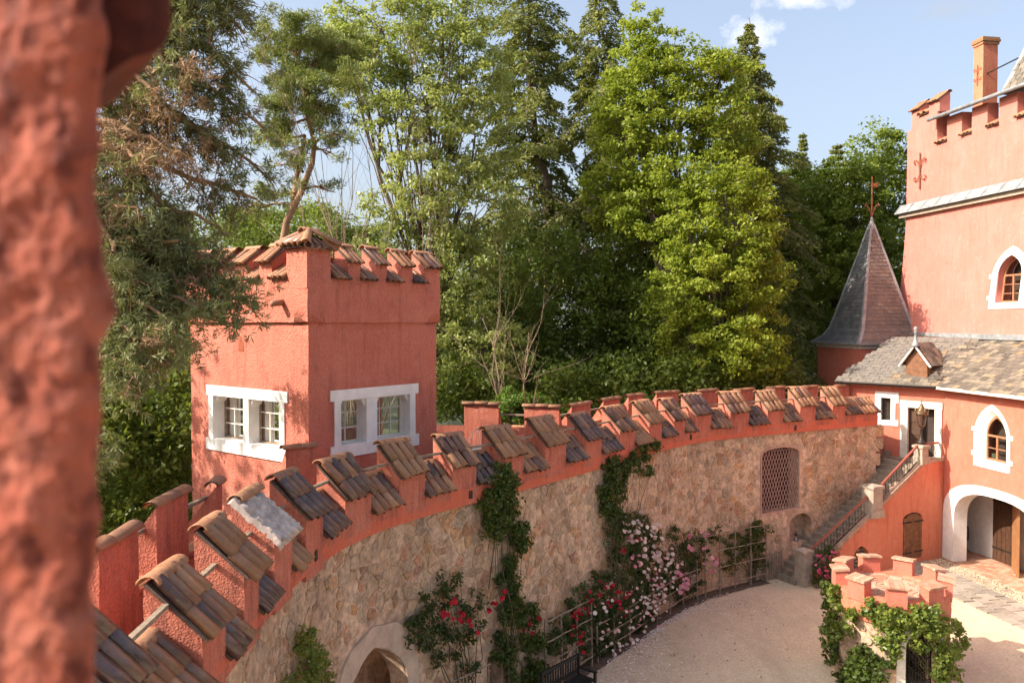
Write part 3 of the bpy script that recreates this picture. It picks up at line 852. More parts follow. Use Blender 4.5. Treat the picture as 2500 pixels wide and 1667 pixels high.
def parapet_run(line, drop=0.0):
    mb = MB()
    n = len(line)
    for i in range(n-1):
        a, b = line[i], line[i+1]
        T = (b-a).normalized(); O = Vector((-T.y, T.x, 0))
        T0 = (b-line[i-1]).normalized() if i else T; T1 = (line[i+2]-a).normalized() if i+2 < n else T
        O0 = Vector((-T0.y, T0.x, 0)); O1 = Vector((-T1.y, T1.x, 0))
        for z0, z1, d0, d1 in ((-3.0, C_RIDGE-0.12-drop, 0.0, 0.0),):
            p = [a, b, b+O1*0.45, a+O0*0.45]
            mb.add([q+Z*z0 for q in p] + [q+Z*(z1 - (0.25 if k > 1 else 0)) for k, q in enumerate(p)], [(0,1,5,4),(1,2,6,5),(2,3,7,6),(3,0,4,7),(4,5,6,7)])
    mb.rough(0.012, 4)
    mb.build('parapet_wall', M['parapet'], op)
parapet_run(out_line, 0.3); parapet_run(out2)
def outer_merlon(p0, p1, zr, seed):
    p0 = Vector((p0.x, p0.y, 0)); p1 = Vector((p1.x, p1.y, 0))
    T = (p0-p1).normalized(); N = Vector((T.y, -T.x, 0)); w = (p0-p1).length     # N looks outward, away from the courtyard
    # walk face stands at depth: shift so that the ridge is on the walk side
    merlon(op, p1 + N*0.47, T, N, w, C_RIDGE-0.8, zr-0.62, zr, 0.47, 1, 1, M['parapet'], name='merlon', seed=seed, bare=True)
OM = [(240,338,1275,1330),(381,460,1188,1225),(527,597,1130,1165),(698,776,1090,1108),(1133,1217,982,984),(1280,1365,988,990),(1395,1442,985,983),(1473,1514,972,971),(1534,1571,963,962),
      (1603,1656,956,954),(1706,1751,952,950),(1794,1840,950,949),(1874,1917,945,944),(1961,1997,943,942),(2040,2074,940,939)]
def on_line(px, py, line):
    r = ray(px, py); k = r.x/r.y; best = None
    for i in range(len(line)-1):
        a, b = line[i], line[i+1]
        fa, fb = a.x-k*a.y, b.x-k*b.y
        if fa*fb <= 0 and abs(fa-fb) > 1e-9:
            q = a + (b-a)*(fa/(fa-fb))
            if best is None or q.y > best.y: best = q
    return best if best is not None else at(px, py, 15)
ends = []
for i, (a, b, ya, yb) in enumerate(OM):
    ln = out_line if i < 4 else out2[1:]
    p, q = on_line(a, ya, ln), on_line(b, yb, ln)
    zr = (at(a, ya, p.y).z + at(b, yb, q.y).z)/2
    zr = max(6.35, min(7.0, zr - 0.06))
    if i == 3: p, q = at(698, 1108, 16.0), at(770, 1090, 16.4); zr = 6.62
    if (q-p).length > 1.6: q = p + (q-p).normalized()*1.2
    outer_merlon(p, q, zr, 300+i); ends.append((p, q))
for i in range(len(ends)-1):
    if i == 3: continue
    p, q = ends[i][1], ends[i+1][0]
    p = Vector((p.x, p.y, 0)); q = Vector((q.x, q.y, 0)); d = (q-p)
    if d.length > 1.9 or d.length < 0.2: continue
    T = d.normalized(); O = Vector((-T.y, T.x, 0))
    n = max(1, round(d.length/0.42))
    for k in range(n):
        X = T; Y = Z.cross(X)
        inst('ridge_tile', RIDGE, op, basis(p + d*(k/n) + O*0.18 + Z*(C_RIDGE-0.2-(0.3 if i < 3 else 0)), X*(d.length/n+0.03)/0.46, Y*1.5, X.cross(Y)*0.9))
    MB().bar(p - T*0.1 + O*0.2 + Z*(C_RIDGE+0.22), q + T*0.1 + O*0.2 + Z*(C_RIDGE+0.22), 0.07, 0.05).rough(0.01, 8).build('crenel_bar', M['wood'], op)
# ------------------------------------------------------------------ square crenellated gate tower by the wall
W_R, W_L = 3.92, 4.59
tw = thing('square_tower', (tp.x-0.7, tp.y+2.6, 0), 'square red roughcast tower with tiled battlements and two white framed double windows', 'tower')
UR, NR = TU, TN                         # face towards the walk: runs right
UL, NL = -TN, -TU                       # sunny face: runs left from the corner
STR = 9.2
def tower_win(fn, c, o1, o2, z0, z1, parent, name='window'):
    return None
faces = [('wall', tp, UR, NR, W_R, [rect(0.84, 1.62, 6.46, 7.5), rect(1.92, 2.98, 6.46, 7.5)]),
         ('wall', tp, UL, NL, W_L, [rect(0.98, 2.18, 6.40, 7.48), rect(2.36, 3.6, 6.40, 7.48)]),
         ('wall', tp + UL*W_L, UR, -NR, W_R, [rect(0.9, 1.75, 6.3, 7.6), rect(2.1, 3.0, 6.3, 7.6)]),
         ('wall', tp + UR*W_R, UL, -NL, W_L, [rect(0.9, 2.0, 6.0, 7.6), rect(2.4, 3.6, 6.3, 7.6)])]
for k, (nm, O, U, N, w, holes) in enumerate(faces):
    mb = MB()
    fn = flat(O, U, N)
    panel(mb, fn, rect(0, w, -3.2, STR), holes, 0.38, 0.3)
    mb.rough(0.014, 3.0).build('wall', M['plaster'], tw, smooth=True)
    # crown, a little proud of the wall, with a rounded lower edge
    mb = MB()
    fn2 = flat(O + N*0.07 - U*0.07, U, N)
    panel(mb, fn2, rect(0, w+0.14, STR-0.02, 10.12), (), 0.45, 0.3)
    mb.rough(0.014, 3.0).build('crown_wall', M['plaster'], tw, smooth=True)
    if k < 2:
        (xa0, za0), (xa1, _), (_, za1), _ = holes[0]; (xb0, _), (xb1, _), _, _ = holes[1]
        lo, hi = min(xa0, xb0), max(xa1, xb1)
        g = MB()
        zs = za0
        zl = za1
        ew = 0.26
        # lintel, sill, jambs and mullion as painted stone, proud of the wall
        def blk(x0, x1, z0, z1, d0, d1, nm):
            b = MB(); p = fn(x0, z0, d1); b.box(p, U*(x1-x0), N*(d1-d0), Z*(z1-z0)); return b.build(nm, M['white'], tw)
        blk(lo-0.28, hi+0.28, zl-0.04, zl+0.2, -0.03, 0.30, 'window_lintel')
        blk(lo-0.28, hi+0.28, zs-0.26, zs+0.015, -0.045, 0.34, 'window_sill')
        blk(lo-0.17, lo+0.012, zs+0.015, zl-0.04, -0.032, 0.36, 'window_jamb')
        blk(hi-0.012, hi+0.17, zs+0.015, zl-0.04, -0.032, 0.36, 'window_jamb')
        mx0, mx1 = (min(xa1, xb1) - 0.012, max(xa0, xb0) + 0.012)
        blk(mx0, mx1, zs+0.015, zl-0.04, -0.01, 0.34, 'window_mullion')
        for x0, x1 in ((xa0, xa1), (xb0, xb1)):
            d = 0.33
            for xs, q in ((x0, 1), (x1, -1)):           # little corbels in the upper corners
                c = MB(); c.prism([fn(xs, zl-0.26, 0.05), fn(xs+q*0.03, zl-0.2, 0.05), fn(xs+q*0.10, zl-0.11, 0.05), fn(xs+q*0.12, zl-0.03, 0.05), fn(xs, zl-0.03, 0.05)], -N*0.26)
                c.build('window_corbel', M['white'], tw)
            sash = MB().box(fn(x0, zs, d), U*0.001, N*0.001, Z*0.001)
            fr_ = MB()
            for a, b in ((x0, x0+0.045), (x1-0.045, x1)): fr_.box(fn(a, zs, d), U*(b-a), N*0.05, Z*(zl-zs))
            fr_.box(fn(x0+.045, zs, d), U*(x1-x0-.09), N*0.05, Z*0.05); fr_.box(fn(x0+.045, zl-.09, d), U*(x1-x0-.09), N*0.05, Z*0.05)
            fo = fr_.build('window_frame', M['offwhite'] if k == 0 else M['wood'], tw)
            nb = 3 if (x1-x0) > 1.0 else 2
            for q in range(1, nb):
                MB().box(fn(x0+(x1-x0)*q/nb-.014, zs+.05, d-.008), U*0.028, N*0.03, Z*(zl-zs-.14)).build('glazing_bar', M['offwhite'], fo)
            for q in (1, 2):
                MB().box(fn(x0+.045, zs+(zl-zs)*q/3-.014, d-.012), U*(x1-x0-.09), N*0.03, Z*0.028).build('glazing_bar', M['offwhite'], fo)
            gl = MB(); gl.add([fn(x0+.03, zs+.03, d+.015), fn(x1-.03, zs+.03, d+.015), fn(x1-.03, zl-.06, d+.015), fn(x0+.03, zl-.06, d+.015)], [(0,1,2,3)])
            gl.build('pane', M['glass'], fo)
    # battlements
    if k == 0: spans = [(1.04,1.39),(1.83,2.19),(2.64,3.03),(3.45,3.99)]
    elif k == 1: spans = [(1.16,1.61),(2.08,2.56),(3.06,3.55),(4.1,4.66)]
    elif k == 2: spans = [(0.6,1.0),(1.5,1.9),(2.4,2.8),(3.2,3.7)]
    else: spans = [(0.7,1.1),(1.7,2.1),(2.7,3.1),(3.6,4.1)]
    tm = TILE_SHORT_DARK if k in (0, 3) else TILE_SHORT
    O2 = O + N*0.07
    sgn = 1 if (k in (0, 3)) else -1
    prev = 0.62
    for j, (a, b) in enumerate(spans):
        if sgn > 0: Oa, T_ = O2 + U*a, U
        else: Oa, T_ = O2 + U*b, -U
        flip = T_.cross(Z).dot(N) < 0
        if flip: Oa, T_ = Oa + T_*(b-a), -T_
        merlon(tw, Oa, T_, N, b-a, 10.0, 10.52, 10.86, 0.46, 3, 1, M['plaster'], over=0.12, tilemesh=tm if k != 0 else (TILE_SHORT_DARK if j % 2 else TILE_SHORT), seed=500+10*k+j)
        if sgn > 0: Oa, T_ = O2 + U*(prev+.01), U
        else: Oa, T_ = O2 + U*(a-.01), -U
        if flip: Oa, T_ = Oa + T_*(a-prev-.02), -T_
        merlon(tw, Oa, T_, N, a-prev-.02, 9.95, 10.14, 10.42, 0.46, 3, 1, M['plaster'], over=0.12, tilemesh=tm, name='crenel_sill', ridge=False, seed=600+10*k+j)
        prev = b
# corner pillar with its hipped tile cap
pil = MB(); c0 = tp + NR*0.075 + NL*0.075
panel(pil, flat(c0, UR, NR), rect(0, 0.62, 9.9, 10.78), (), 0.05, 0.3); panel(pil, flat(c0, UL, NL), rect(0, 0.70, 9.9, 10.78), (), 0.05, 0.3)
panel(pil, flat(c0 + UL*0.70, UR, -NR*1), rect(0, 0.62, 9.9, 10.78), (), 0.05, 0.3); panel(pil, flat(c0 + UR*0.62, UL, -NL), rect(0, 0.70, 9.9, 10.78), (), 0.05, 0.3)
po = pil.rough(0.012, 4).build('corner_merlon', M['plaster'], tw)
cc = c0 + UR*0.31 + UL*0.35
apex = cc + Z*11.12
roofb = MB(); cor = [cc + UR*(a*0.42) + UL*(b*0.46) + Z*10.76 for a, b in ((-1,-1),(1,-1),(1,1),(-1,1))]
roofb.add(cor + [apex], [(0,1,4),(1,2,4),(2,3,4),(3,0,4),(0,3,2,1)]); roofb.build('cap_bed', M['bed'], po)
for dirv, along, half, wdt in ((-UL, UR, 0.46, 0.84), (-UR, UL, 0.42, 0.92), (UL, UR, 0.46, 0.84), (UR, UL, 0.42, 0.92)):
    for i in range(5):
        t = (i-2)*0.19
        foot = cc + dirv*(half+0.05) + along*t + Z*10.79
        top = cc + along*t*0.30 + Z*11.10
        X = (top-foot); L = min(0.56, X.length) * (1 - 0.18*abs(i-2)); X.normalize(); Y = (along - X*along.dot(X)).normalized()
        inst('roof_tile', TILE_SHORT_DARK if (i % 2) else TILE_SHORT, po, basis(foot, X*L/0.36, Y*1.25, X.cross(Y)*1.25))
for a, b in ((-1,-1),(1,-1),(1,1),(-1,1)):
    foot = cc + UR*(a*0.45) + UL*(b*0.49) + Z*10.82; X = (apex + Z*0.03 - foot); L = X.length; X.normalize(); Y = Z.cross(X).normalized()
    inst('hip_tile', TILE_SHORT, po, basis(foot, X*L/0.36, Y*1.2, X.cross(Y)*1.2))
inst('ridge_tile', RIDGE, po, basis(apex - UR*0.2, UR*0.95, UR.cross(Z)*-0.9, Z*0.8))
# gargoyle spout and slit on the sunny face
sp = MB(); q = flat(tp, UL, NL)(0.78, 9.62, -0.07)
sp.tube([q - NL*0.1, q + NL*0.28 - Z*0.03], 0.07, 8); sp.build('water_spout', M['clay'], tw, smooth=True)
sl = flat(tp, UL, NL)
s1 = MB(); s1.prism([sl(2.35, 8.52, -0.005), sl(2.55, 8.52, -0.005), sl(2.55, 8.74, -0.005), sl(2.475, 8.82, -0.005), sl(2.475, 9.16, -0.005), sl(2.425, 9.16, -0.005), sl(2.425, 8.82, -0.005), sl(2.35, 8.74, -0.005)], -NL*0.12)
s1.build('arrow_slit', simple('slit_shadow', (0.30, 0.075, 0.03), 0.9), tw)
q = flat(tp, UR, NR)
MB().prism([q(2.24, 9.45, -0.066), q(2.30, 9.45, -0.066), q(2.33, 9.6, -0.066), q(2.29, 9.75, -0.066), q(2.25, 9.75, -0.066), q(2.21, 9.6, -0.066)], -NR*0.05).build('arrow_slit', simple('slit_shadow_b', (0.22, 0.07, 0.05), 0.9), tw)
# room inside: floor, deck
inn = [tp + UR*0.3 + UL*0.3, tp + UR*(W_R-.3) + UL*0.3, tp + UR*(W_R-.3) + UL*(W_L-.3), tp + UR*.3 + UL*(W_L-.3)]
MB().prism([p + Z*5.25 for p in inn], Z*0.1).build('room_floor', M['stonestep'], tw)
MB().prism([p + Z*9.05 for p in inn], Z*0.15).build('roof_deck', M['interior'], tw)
# interior skin lighter than the outside
for O, U, N, w, holes in ((tp, UR, NR, W_R, faces[0][5]), (tp, UL, NL, W_L, faces[1][5]), (tp + UL*W_L, UR, -NR, W_R, faces[2][5]), (tp + UR*W_R, UL, -NL, W_L, faces[3][5])):
    mb = MB(); fn = flat(O, U, N)
    panel(mb, lambda x, y, d: fn(x, y, d+0.385), rect(0.4, w-0.4, 5.35, 9.04), holes, 0.02, 0.6); mb.build('inner_wall', M['interior'], tw)
# wicker armchair and a small cream chair table inside / on the terrace
def armchair(name, O, ang, label, mat, cat='chair'):
    c, s_ = math.cos(ang), math.sin(ang); X = Vector((c, s_, 0)); Y = Vector((-s_, c, 0)); O = Vector(O)
    t = thing(name, O, label, cat, None)
    P = lambda x, y, z: O + X*x + Y*y + Z*z
    seat = MB(); seat.box(P(-.25, -.25, .40), X*.5, Y*.5, Z*.03); seat.build('seat', mat, t)
    for x, y in ((-.24, -.24), (.24, -.24), (.24, .24), (-.24, .24)):
        MB().tube([P(x*1.1, y*1.1, 0), P(x, y, .41)], 0.014, 6).build('leg', mat, t)
    fr_ = MB(); arc = [P(-.27, .1, .42), P(-.29, .25, .75), P(-.2, .36, .93), P(0, .39, .96), P(.2, .36, .93), P(.29, .25, .75), P(.27, .1, .42)]
    fr_.tube(arc, 0.014, 6); fo = fr_.build('back_frame', mat, t, smooth=True)
    for i in range(9):
        x = -.2 + .05*i
        MB().tube([P(x*0.9, .24, .43), P(x, .32, .7), P(x, .37, .94)], 0.007, 5).build('back_rod', mat, fo)
    for sx in (-1, 1):
        MB().tube([P(.27*sx, -.24, .40), P(.29*sx, -.22, .64), P(.30*sx, .05, .66), P(.29*sx, .25, .72)], 0.013, 6).build('armrest', mat, t)
    return t
c_w = at(1168, 1085, 19.6); c_w.z = WALK
armchair('terrace_chair', Vector((-0.92, 21.6, WALK+.01)), R(-20), 'cream metal terrace chair with slatted back on the wall walk beside the square tower', M['cream'])
armchair('wicker_chair', tp + UR*1.7 + UL*1.35 + Z*5.36, R(200), 'pale wicker armchair seen through the sunny window of the square tower', M['wood'])
# ------------------------------------------------------------------ gatehouse wing on the right
P0 = Vector((16.77, 30.8, 0))
HU = Vector((0.152, -0.988, 0)).normalized()    # along the front wall, towards the camera
HN = Vector((-0.988, -0.152, 0)).normalized()   # out of the front wall
DU = Vector((-0.70, 0.72, 0)).normalized()      # along the oblique door wall, away to the left
DN = Vector((-0.72, -0.70, 0)).normalized()
EAVE = 6.72
hs = thing('gatehouse_wing', P0, 'two storey salmon gatehouse wing with slate roof, pointed white window and wide arched gateway', 'house')
fh = flat(P0, HU, HN); fd = flat(P0, DU, DN)
HL = 9.0
GATE_O = arch(0.02, 5.3, -0.05, 1.75, 3.24, 'basket'); GATE_I = arch(0.62, 4.75, -0.05, 1.65, 2.93, 'basket')
WIN_I = arch(2.07, 3.09, 4.22, 5.1, 5.86, 'pointed')
def offset_arch(o, i): return o
WIN_O = arch(1.62, 3.34, 3.93, 5.0, 6.24, 'pointed')
WIN_M = arch(1.82, 3.20, 4.15, 5.05, 6.02, 'pointed')
mb = MB()
panel(mb, fh, rect(0, HL, -0.3, EAVE+0.3), [arch(0.58, 4.79, -0.1, 1.65, 2.97, 'basket'), WIN_M], 0.55, 0.35)
mb.rough(0.012, 2.5).build('front_wall', M['house'], hs, smooth=True)
ring(MB(), fh, GATE_O, GATE_I, -0.03, 0.54).build('gate_surround', M['white'], hs)
# gothic window
w = MB(); ring(w, fh, WIN_O, WIN_M, -0.035, 0.05)
wo = w.build('window_surround', M['white'], hs)
w = MB(); n = len(WIN_M)
w.add([fh(*p, -0.03) for p in WIN_M] + [fh(*p, 0.15) for p in WIN_I], [(i, (i+1) % n, n+(i+1) % n, n+i) for i in range(n)]); w.build('window_reveal', M['white'], wo, smooth=False)
for x0, x1, z0, z1 in ((1.50, 1.64, 4.30, 4.46), (1.50, 1.64, 5.20, 5.34), (3.32, 3.46, 4.20, 4.36), (3.32, 3.46, 5.08, 5.24)):
    MB().box(fh(x0, z0, 0.02), HU*(x1-x0), HN*0.05, Z*(z1-z0)).build('quoin', M['white'], wo)
def sash(parent, fn, U, N, x0, x1, z0, zs, za, d, mat, bars, kind='pointed'):
    o = arch(x0, x1, z0, zs, za, kind); i = arch(x0+.07, x1-.07, z0+.07, zs, za-.1, kind)
    fo = ring(MB(), fn, o, i, d-.05, d+.02).build('window_frame', mat, parent)
    c = (x0+x1)/2
    MB().box(fn(c-.035, z0+.07, d+.015), U*.07, N*.06, Z*(zs-z0-.07)).build('mullion', mat, fo)
    MB().box(fn(x0+.07, zs-.03, d+.012), U*(x1-x0-.14), N*.065, Z*.07).build('transom', mat, fo)
    for b in range(1, bars):
        z = z0 + (zs-z0)*b/bars
        MB().box(fn(x0+.07, z-.015, d+.01), U*(x1-x0-.14), N*.04, Z*.03).build('glazing_bar', mat, fo)
    MB().add([fn(*p, d) for p in i], [tuple(range(len(i)))]).build('pane', M['glass'], fo)
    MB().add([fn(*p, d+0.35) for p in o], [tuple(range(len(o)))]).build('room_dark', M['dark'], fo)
M['winwood'] = simple('brown_window_wood', (0.33, 0.15, 0.075), 0.6, 0.2, 8)
sash(wo, fh, HU, HN, 2.07, 3.09, 4.22, 5.1, 5.86, 0.16, M['winwood'], 2)
# vestibule behind the gateway
bk = 1.75
MB().add([fh(-2.8, 0.01, 0.3), fh(7, 0.01, 0.3), fh(7, 0.01, bk), fh(-2.8, 0.01, bk)], [(0,1,2,3)]).build('brick_floor', M['brick'], hs)
MB().box(fh(-2.8, -0.05, bk+.1), HU*3.3, HN*0.1, Z*3.6).build('vestibule_wall', M['white'], hs)
MB().box(fh(-2.8, 3.3, bk+.1), HU*9.6, HN*(bk-.5), Z*0.1).build('vestibule_ceiling', M['white'], hs)
MB().box(fh(-2.9, -0.05, bk+.1), HU*0.1, HN*(bk-.5), Z*3.6).build('vestibule_wall', M['white'], hs)
MB().box(fh(6.9, -0.05, bk+.1), HU*0.1, HN*(bk-.5), Z*3.6).build('vestibule_wall', M['white'], hs)
MB().box(fh(1.62, -0.05, bk+.1), HU*5.38, HN*0.1, Z*3.6).build('vestibule_wall', M['white'], hs)
dd = MB().box(fh(0.5, 0.0, bk+.06), HU*1.12, HN*0.06, Z*3.3).build('inner_door', M['door'], hs)
for i in range(5): MB().box(fh(0.52+.222*i, 0.02, bk-.004), HU*.205, HN*0.012, Z*3.2).build('door_plank', M['door'], dd)
for z in (0.5, 2.3): MB().box(fh(0.52, z, bk-.02), HU*1.0, HN*0.02, Z*0.06).build('door_hinge', M['iron'], dd)
ld = thing('gate_leaf', fh(1.7, 0, 1.0), 'open oak gate leaf standing in the arched gateway', 'door')
lv = (HN*0.55 + HU*0.835).normalized()
q0 = fh(1.64, 0.03, 1.66)
MB().box(q0, lv*1.35, lv.cross(Z)*0.05, Z*2.5).build('leaf_frame', M['litdoor'], ld)
for i in range(6): MB().box(q0 + lv*(0.02+.222*i) - lv.cross(Z)*0.012, lv*.205, lv.cross(Z)*0.012, Z*2.46).build('plank', M['litdoor'], ld)
for z in (0.4, 2.0): MB().box(q0 - lv.cross(Z)*0.02 + Z*z, lv*1.1, lv.cross(Z)*0.008, Z*0.06).build('hinge', M['iron'], ld)
# oblique door wall with stone door case and the little barred window
DOOR_D = rect(0.32, 1.36, 3.6, 5.78); SWIN = rect(1.98, 2.42, 5.16, 6.12)
mb = MB(); panel(mb, fd, rect(0, 3.6, -0.3, EAVE+0.3), [DOOR_D, SWIN], 0.45, 0.35)
mb.rough(0.012, 2.5).build('door_wall', M['house'], hs, smooth=True)
for x0, x1 in ((0.08, 0.34), (1.34, 1.62)): MB().box(fd(x0, 3.75, 0.12), DU*(x1-x0), DN*0.17, Z*2.30).rough(.006, 5).build('door_jamb', M['offwhite'], hs)
MB().box(fd(0.06, 5.78, 0.12), DU*1.58, DN*0.18, Z*0.27).rough(.006, 5).build('door_lintel', M['offwhite'], hs)
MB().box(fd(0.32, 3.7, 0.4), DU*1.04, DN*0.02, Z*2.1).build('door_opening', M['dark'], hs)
dl = MB().box(fd(0.86, 3.80, 0.2), DU*0.50, DN*0.05, Z*1.98).build('door_leaf', M['door'], hs)
for z0, z1 in ((3.95, 4.55), (4.7, 5.1), (5.2, 5.65)):
    MB().box(fd(0.93, z0, 0.145), DU*0.36, DN*0.018, Z*(z1-z0)).build('door_panel', M['door'], dl)
sw = MB()
for x0, x1, z0, z1 in ((1.82, 2.0, 4.98, 6.34), (2.40, 2.62, 4.98, 6.34), (2.0, 2.40, 6.10, 6.34), (2.0, 2.40, 4.98, 5.18), (1.70, 1.83, 4.98, 5.22), (1.70, 1.83, 5.9, 6.34)):
    sw.box(fd(x0, z0, 0.2), DU*(x1-x0), DN*0.235, Z*(z1-z0))
so = sw.build('window_surround', M['white'], hs)
MB().box(fd(1.98, 5.14, 0.25), DU*0.46, DN*0.03, Z*1.0).build('pane', M['dark'], so)
for i in range(4): MB().tube([fd(2.04+.11*i, 5.16, 0.1), fd(2.04+.11*i, 6.12, 0.1)], 0.011, 5).build('window_bar', M['iron'], so)
for z in (5.4, 5.65, 5.9): MB().tube([fd(1.99, z, 0.1), fd(2.41, z, 0.1)], 0.009, 5).build('window_bar', M['iron'], so)
# ---- slate roof
OVH = 0.42
E1 = P0 + (HN + DN).normalized()*0.46; E1.z = EAVE
E3 = E1 + HU*(HL); E0 = E1 + DU*3.95
RISE, RUN = 1.72, 2.66
IM, ID = -HN, -DN
det = IM.x*ID.y - IM.y*ID.x
ha = Vector(((ID.y-IM.y)/det, (IM.x-ID.x)/det, 0))
Uh = E1 + ha*RUN + Z*RISE; U2 = E3 + IM*RUN + Z*RISE; U0 = E0 - DU*1.25 + ID*RUN + Z*RISE
K = Vector((18.2, 37.4, EAVE+RISE+0.25))
rf = MB()
for poly in ([E1, E3, U2, Uh], [E0, E1, Uh, U0], [U0, Uh, K]):
    rf.prism(poly, Z*-0.06)
roof = rf.build('roof', M['bed'], hs)
SL = MB(); SL.box((-0.15, 0, 0), (0.30, 0, 0), (0, 0.36, 0), (0, 0, 0.014)); SLATE = SL.mesh('slate', M['slate'])
def lay(poly, O, U, up, parent, cap=10**6, dx=0.31, dy=0.215, seed=1, keep=None):
    rng = random.Random(seed); V = up.normalized(); W = U.cross(V); W = W if W.z > 0 else -W
    p2 = [((p-O).dot(U), (p-O).dot(V)) for p in poly]
    xs = [p[0] for p in p2]; ys = [p[1] for p in p2]
    cand = []
    r = 0; y = min(ys) - 0.05
    while y < max(ys):
        x = min(xs) + (dx/2 if r % 2 else 0)
        while x < max(xs) + dx:
            if inside((x, min(max(ys)-.01, y+0.12)), p2) and inside((min(max(xs)-.01, max(min(xs)+.01, x)), max(.02, y+.06)), p2):
                a = rng.uniform(-.05, .05)
                X = (U*math.cos(a) + V*math.sin(a)); Y = (V*math.cos(a) - U*math.sin(a)) - W*0.055
                Y.normalize(); Wz = X.cross(Y); Wz = Wz if Wz.z > 0 else -Wz
                cand.append(basis(O + U*x + V*(y + rng.uniform(-.02, .02)) + W*(0.026+rng.uniform(0, .008)), X*rng.uniform(.94, 1.02), Y, Wz))
            x += dx
        y += dy; r += 1
    return cand
SV = (IM*RUN + Z*RISE); SVd = (ID*RUN + Z*RISE)
c1 = lay([E1, E3, U2, Uh], E1, HU, SV, roof, seed=3); c2 = lay([E0, E1, Uh, U0], E1, DU, SVd, roof, seed=4)
allc = c1 + c2
allc = [m for m in allc if (m.translation.x/m.translation.y) < 0.69]
allc.sort(key=lambda m: m.translation.y)
for m_ in allc[:300]: inst('slate', SLATE, roof, m_)
rst = MB(); base = [v.co.copy() for v in SLATE.vertices]; fcs = [tuple(p.vertices) for p in SLATE.polygons]
for m_ in allc[300:] + [m for m in c1 if m.translation.x/m.translation.y >= 0.69][:200]: rst.add([m_ @ v for v in base], fcs)
if rst.v: tag(rst.build('far_slates', per_piece('grey_slate_b', [(0, (0.15, 0.14, 0.125)), (1, (0.19, 0.165, 0.14))], (0.5, 0.8), 7, 0.4, dirt=(0.3, 0.24, 0.17), dirt_amt=0.6), roof), kind='stuff')
gt = MB(); gt.tube([E0 + DN*0.05 - Z*0.03, E1 + (HN+DN)*0.03 - Z*0.03], 0.05, 6); gt.build('gutter', M['iron'], hs)
MB().bar(E1 - Z*0.06 + HN*0.03, E3 - Z*0.06 + HN*0.03, 0.05, 0.12).build('eave_board', M['offwhite'], hs)
MB().bar(E0 - Z*0.07, E1 - Z*0.07, 0.05, 0.10).build('eave_board', M['door'], hs)
# dormer on the hip
dm = E1 + DU*0.85 + ID*0.85 + Z*(RISE/RUN*0.85)
F = (HN*0.25 + DN).normalized(); S_ = Vector((-F.y, F.x, 0))
b0 = dm + F*0.42 - Z*0.25
dmo = MB(); pent = [b0 - S_*0.42, b0 + S_*0.42, b0 + S_*0.42 + Z*0.62, b0 + Z*1.12, b0 - S_*0.42 + Z*0.62]
dmo.prism(pent, -F*1.2); do = dmo.build('dormer', M['shutter'], hs)
for q in (-1, 1):
    a0 = b0 + F*0.12 + S_*(0.62*q) + Z*0.42; a1 = b0 + F*0.12 + Z*1.26
    d_ = MB(); d_.add([a0, a1, a1 - F*1.5, a0 - F*1.35, a0 + Z*.05, a1 + Z*.05, a1 - F*1.5 + Z*.05, a0 - F*1.35 + Z*.05], [(0,1,2,3),(4,7,6,5),(0,4,5,1),(1,5,6,2),(2,6,7,3),(3,7,4,0)])
    ds_ = d_.build('dormer_roof', M['shutter'], do)
    MB().bar(a0 + F*0.03 - Z*.02, a1 + F*0.03 - Z*.02, 0.05, 0.11, up=F).build('bargeboard', M['white'], do)
    for r in range(5):
        for c in range(4):
            t0 = r/5; A_ = a0.lerp(a1, t0) - F*(0.02 + 0.32*c); d1 = (a1-a0)/5*1.25
            nn = d1.cross(F).normalized(); nn = nn if nn.z > 0 else -nn
            inst('dormer_slate', SLATE, do, basis(A_ - F*0.15 + nn*(.062+.002*r), F, d1/0.36, nn))
fi = MB(); fi.lathe(b0 + F*0.1 + Z*1.2, [(0.19, 0), (0.10, 0.12), (0.06, 0.30), (0.045, 0.52), (0.07, 0.55), (0.045, 0.6), (0.085, 0.68), (0.075, 0.74), (0.02, 0.79)], 12)
fi.build('finial', M['zinc'], do, smooth=True)
# ------------------------------------------------------------------ turret with slate spire
tc = Vector((16.88, 37.5, 0)); al = R(35)
VL = Vector((-math.cos(al), math.sin(al), 0)); VF = Vector((-math.sin(al), -math.cos(al), 0))
tu = thing('spire_turret', tc, 'small red turret with steep grey slate spire and white hip flashings', 'turret')
cor4 = [VL, VF, -VL, -VF]
body = MB()
for k in range(4):
    a = tc + cor4[k]*2.38; b = tc + cor4[(k+1) % 4]*2.38
    U = (b-a).normalized(); panel(body, flat(a, U, Vector((U.y, -U.x, 0))), rect(0, (b-a).length, -3, 8.1), (), 0.3, 0.5)
body.rough(0.012, 2.5).build('wall', M['house'], tu, smooth=True)
co = MB(); prev = None
for z0, z1, r in ((7.98, 8.10, 2.46), (8.10, 8.20, 2.56)):
    co.prism([tc + c*r + Z*z0 for c in cor4], Z*(z1-z0))
co.build('cornice', M['offwhite'], tu)
prof = [(2.66, 8.21), (2.16, 8.5), (1.84, 8.9), (1.62, 9.45), (0.09, 13.75)]
sp = MB()
lv_ = [[tc + c*r + Z*z for c in cor4] for r, z in prof]
for i in range(len(prof)-1):
    for k in range(4): sp.add([lv_[i][k], lv_[i][(k+1) % 4], lv_[i+1][(k+1) % 4], lv_[i+1][k]], [(0,1,2,3)])
spo = sp.build('spire', M['bed'], tu)
rng = random.Random(5)
st_ = MB()
def spire_at(h):
    z = 8.21 + h*(13.75-8.21)
    for i in range(len(prof)-1):
        if prof[i][1] <= z <= prof[i+1][1]:
            t = (z-prof[i][1])/(prof[i+1][1]-prof[i][1]); return prof[i][0]+(prof[i+1][0]-prof[i][0])*t, z
    return prof[-1]
Hh = 8.21; rowsz = []
z = 8.21
while z < 13.5: rowsz.append(z); z += 0.17
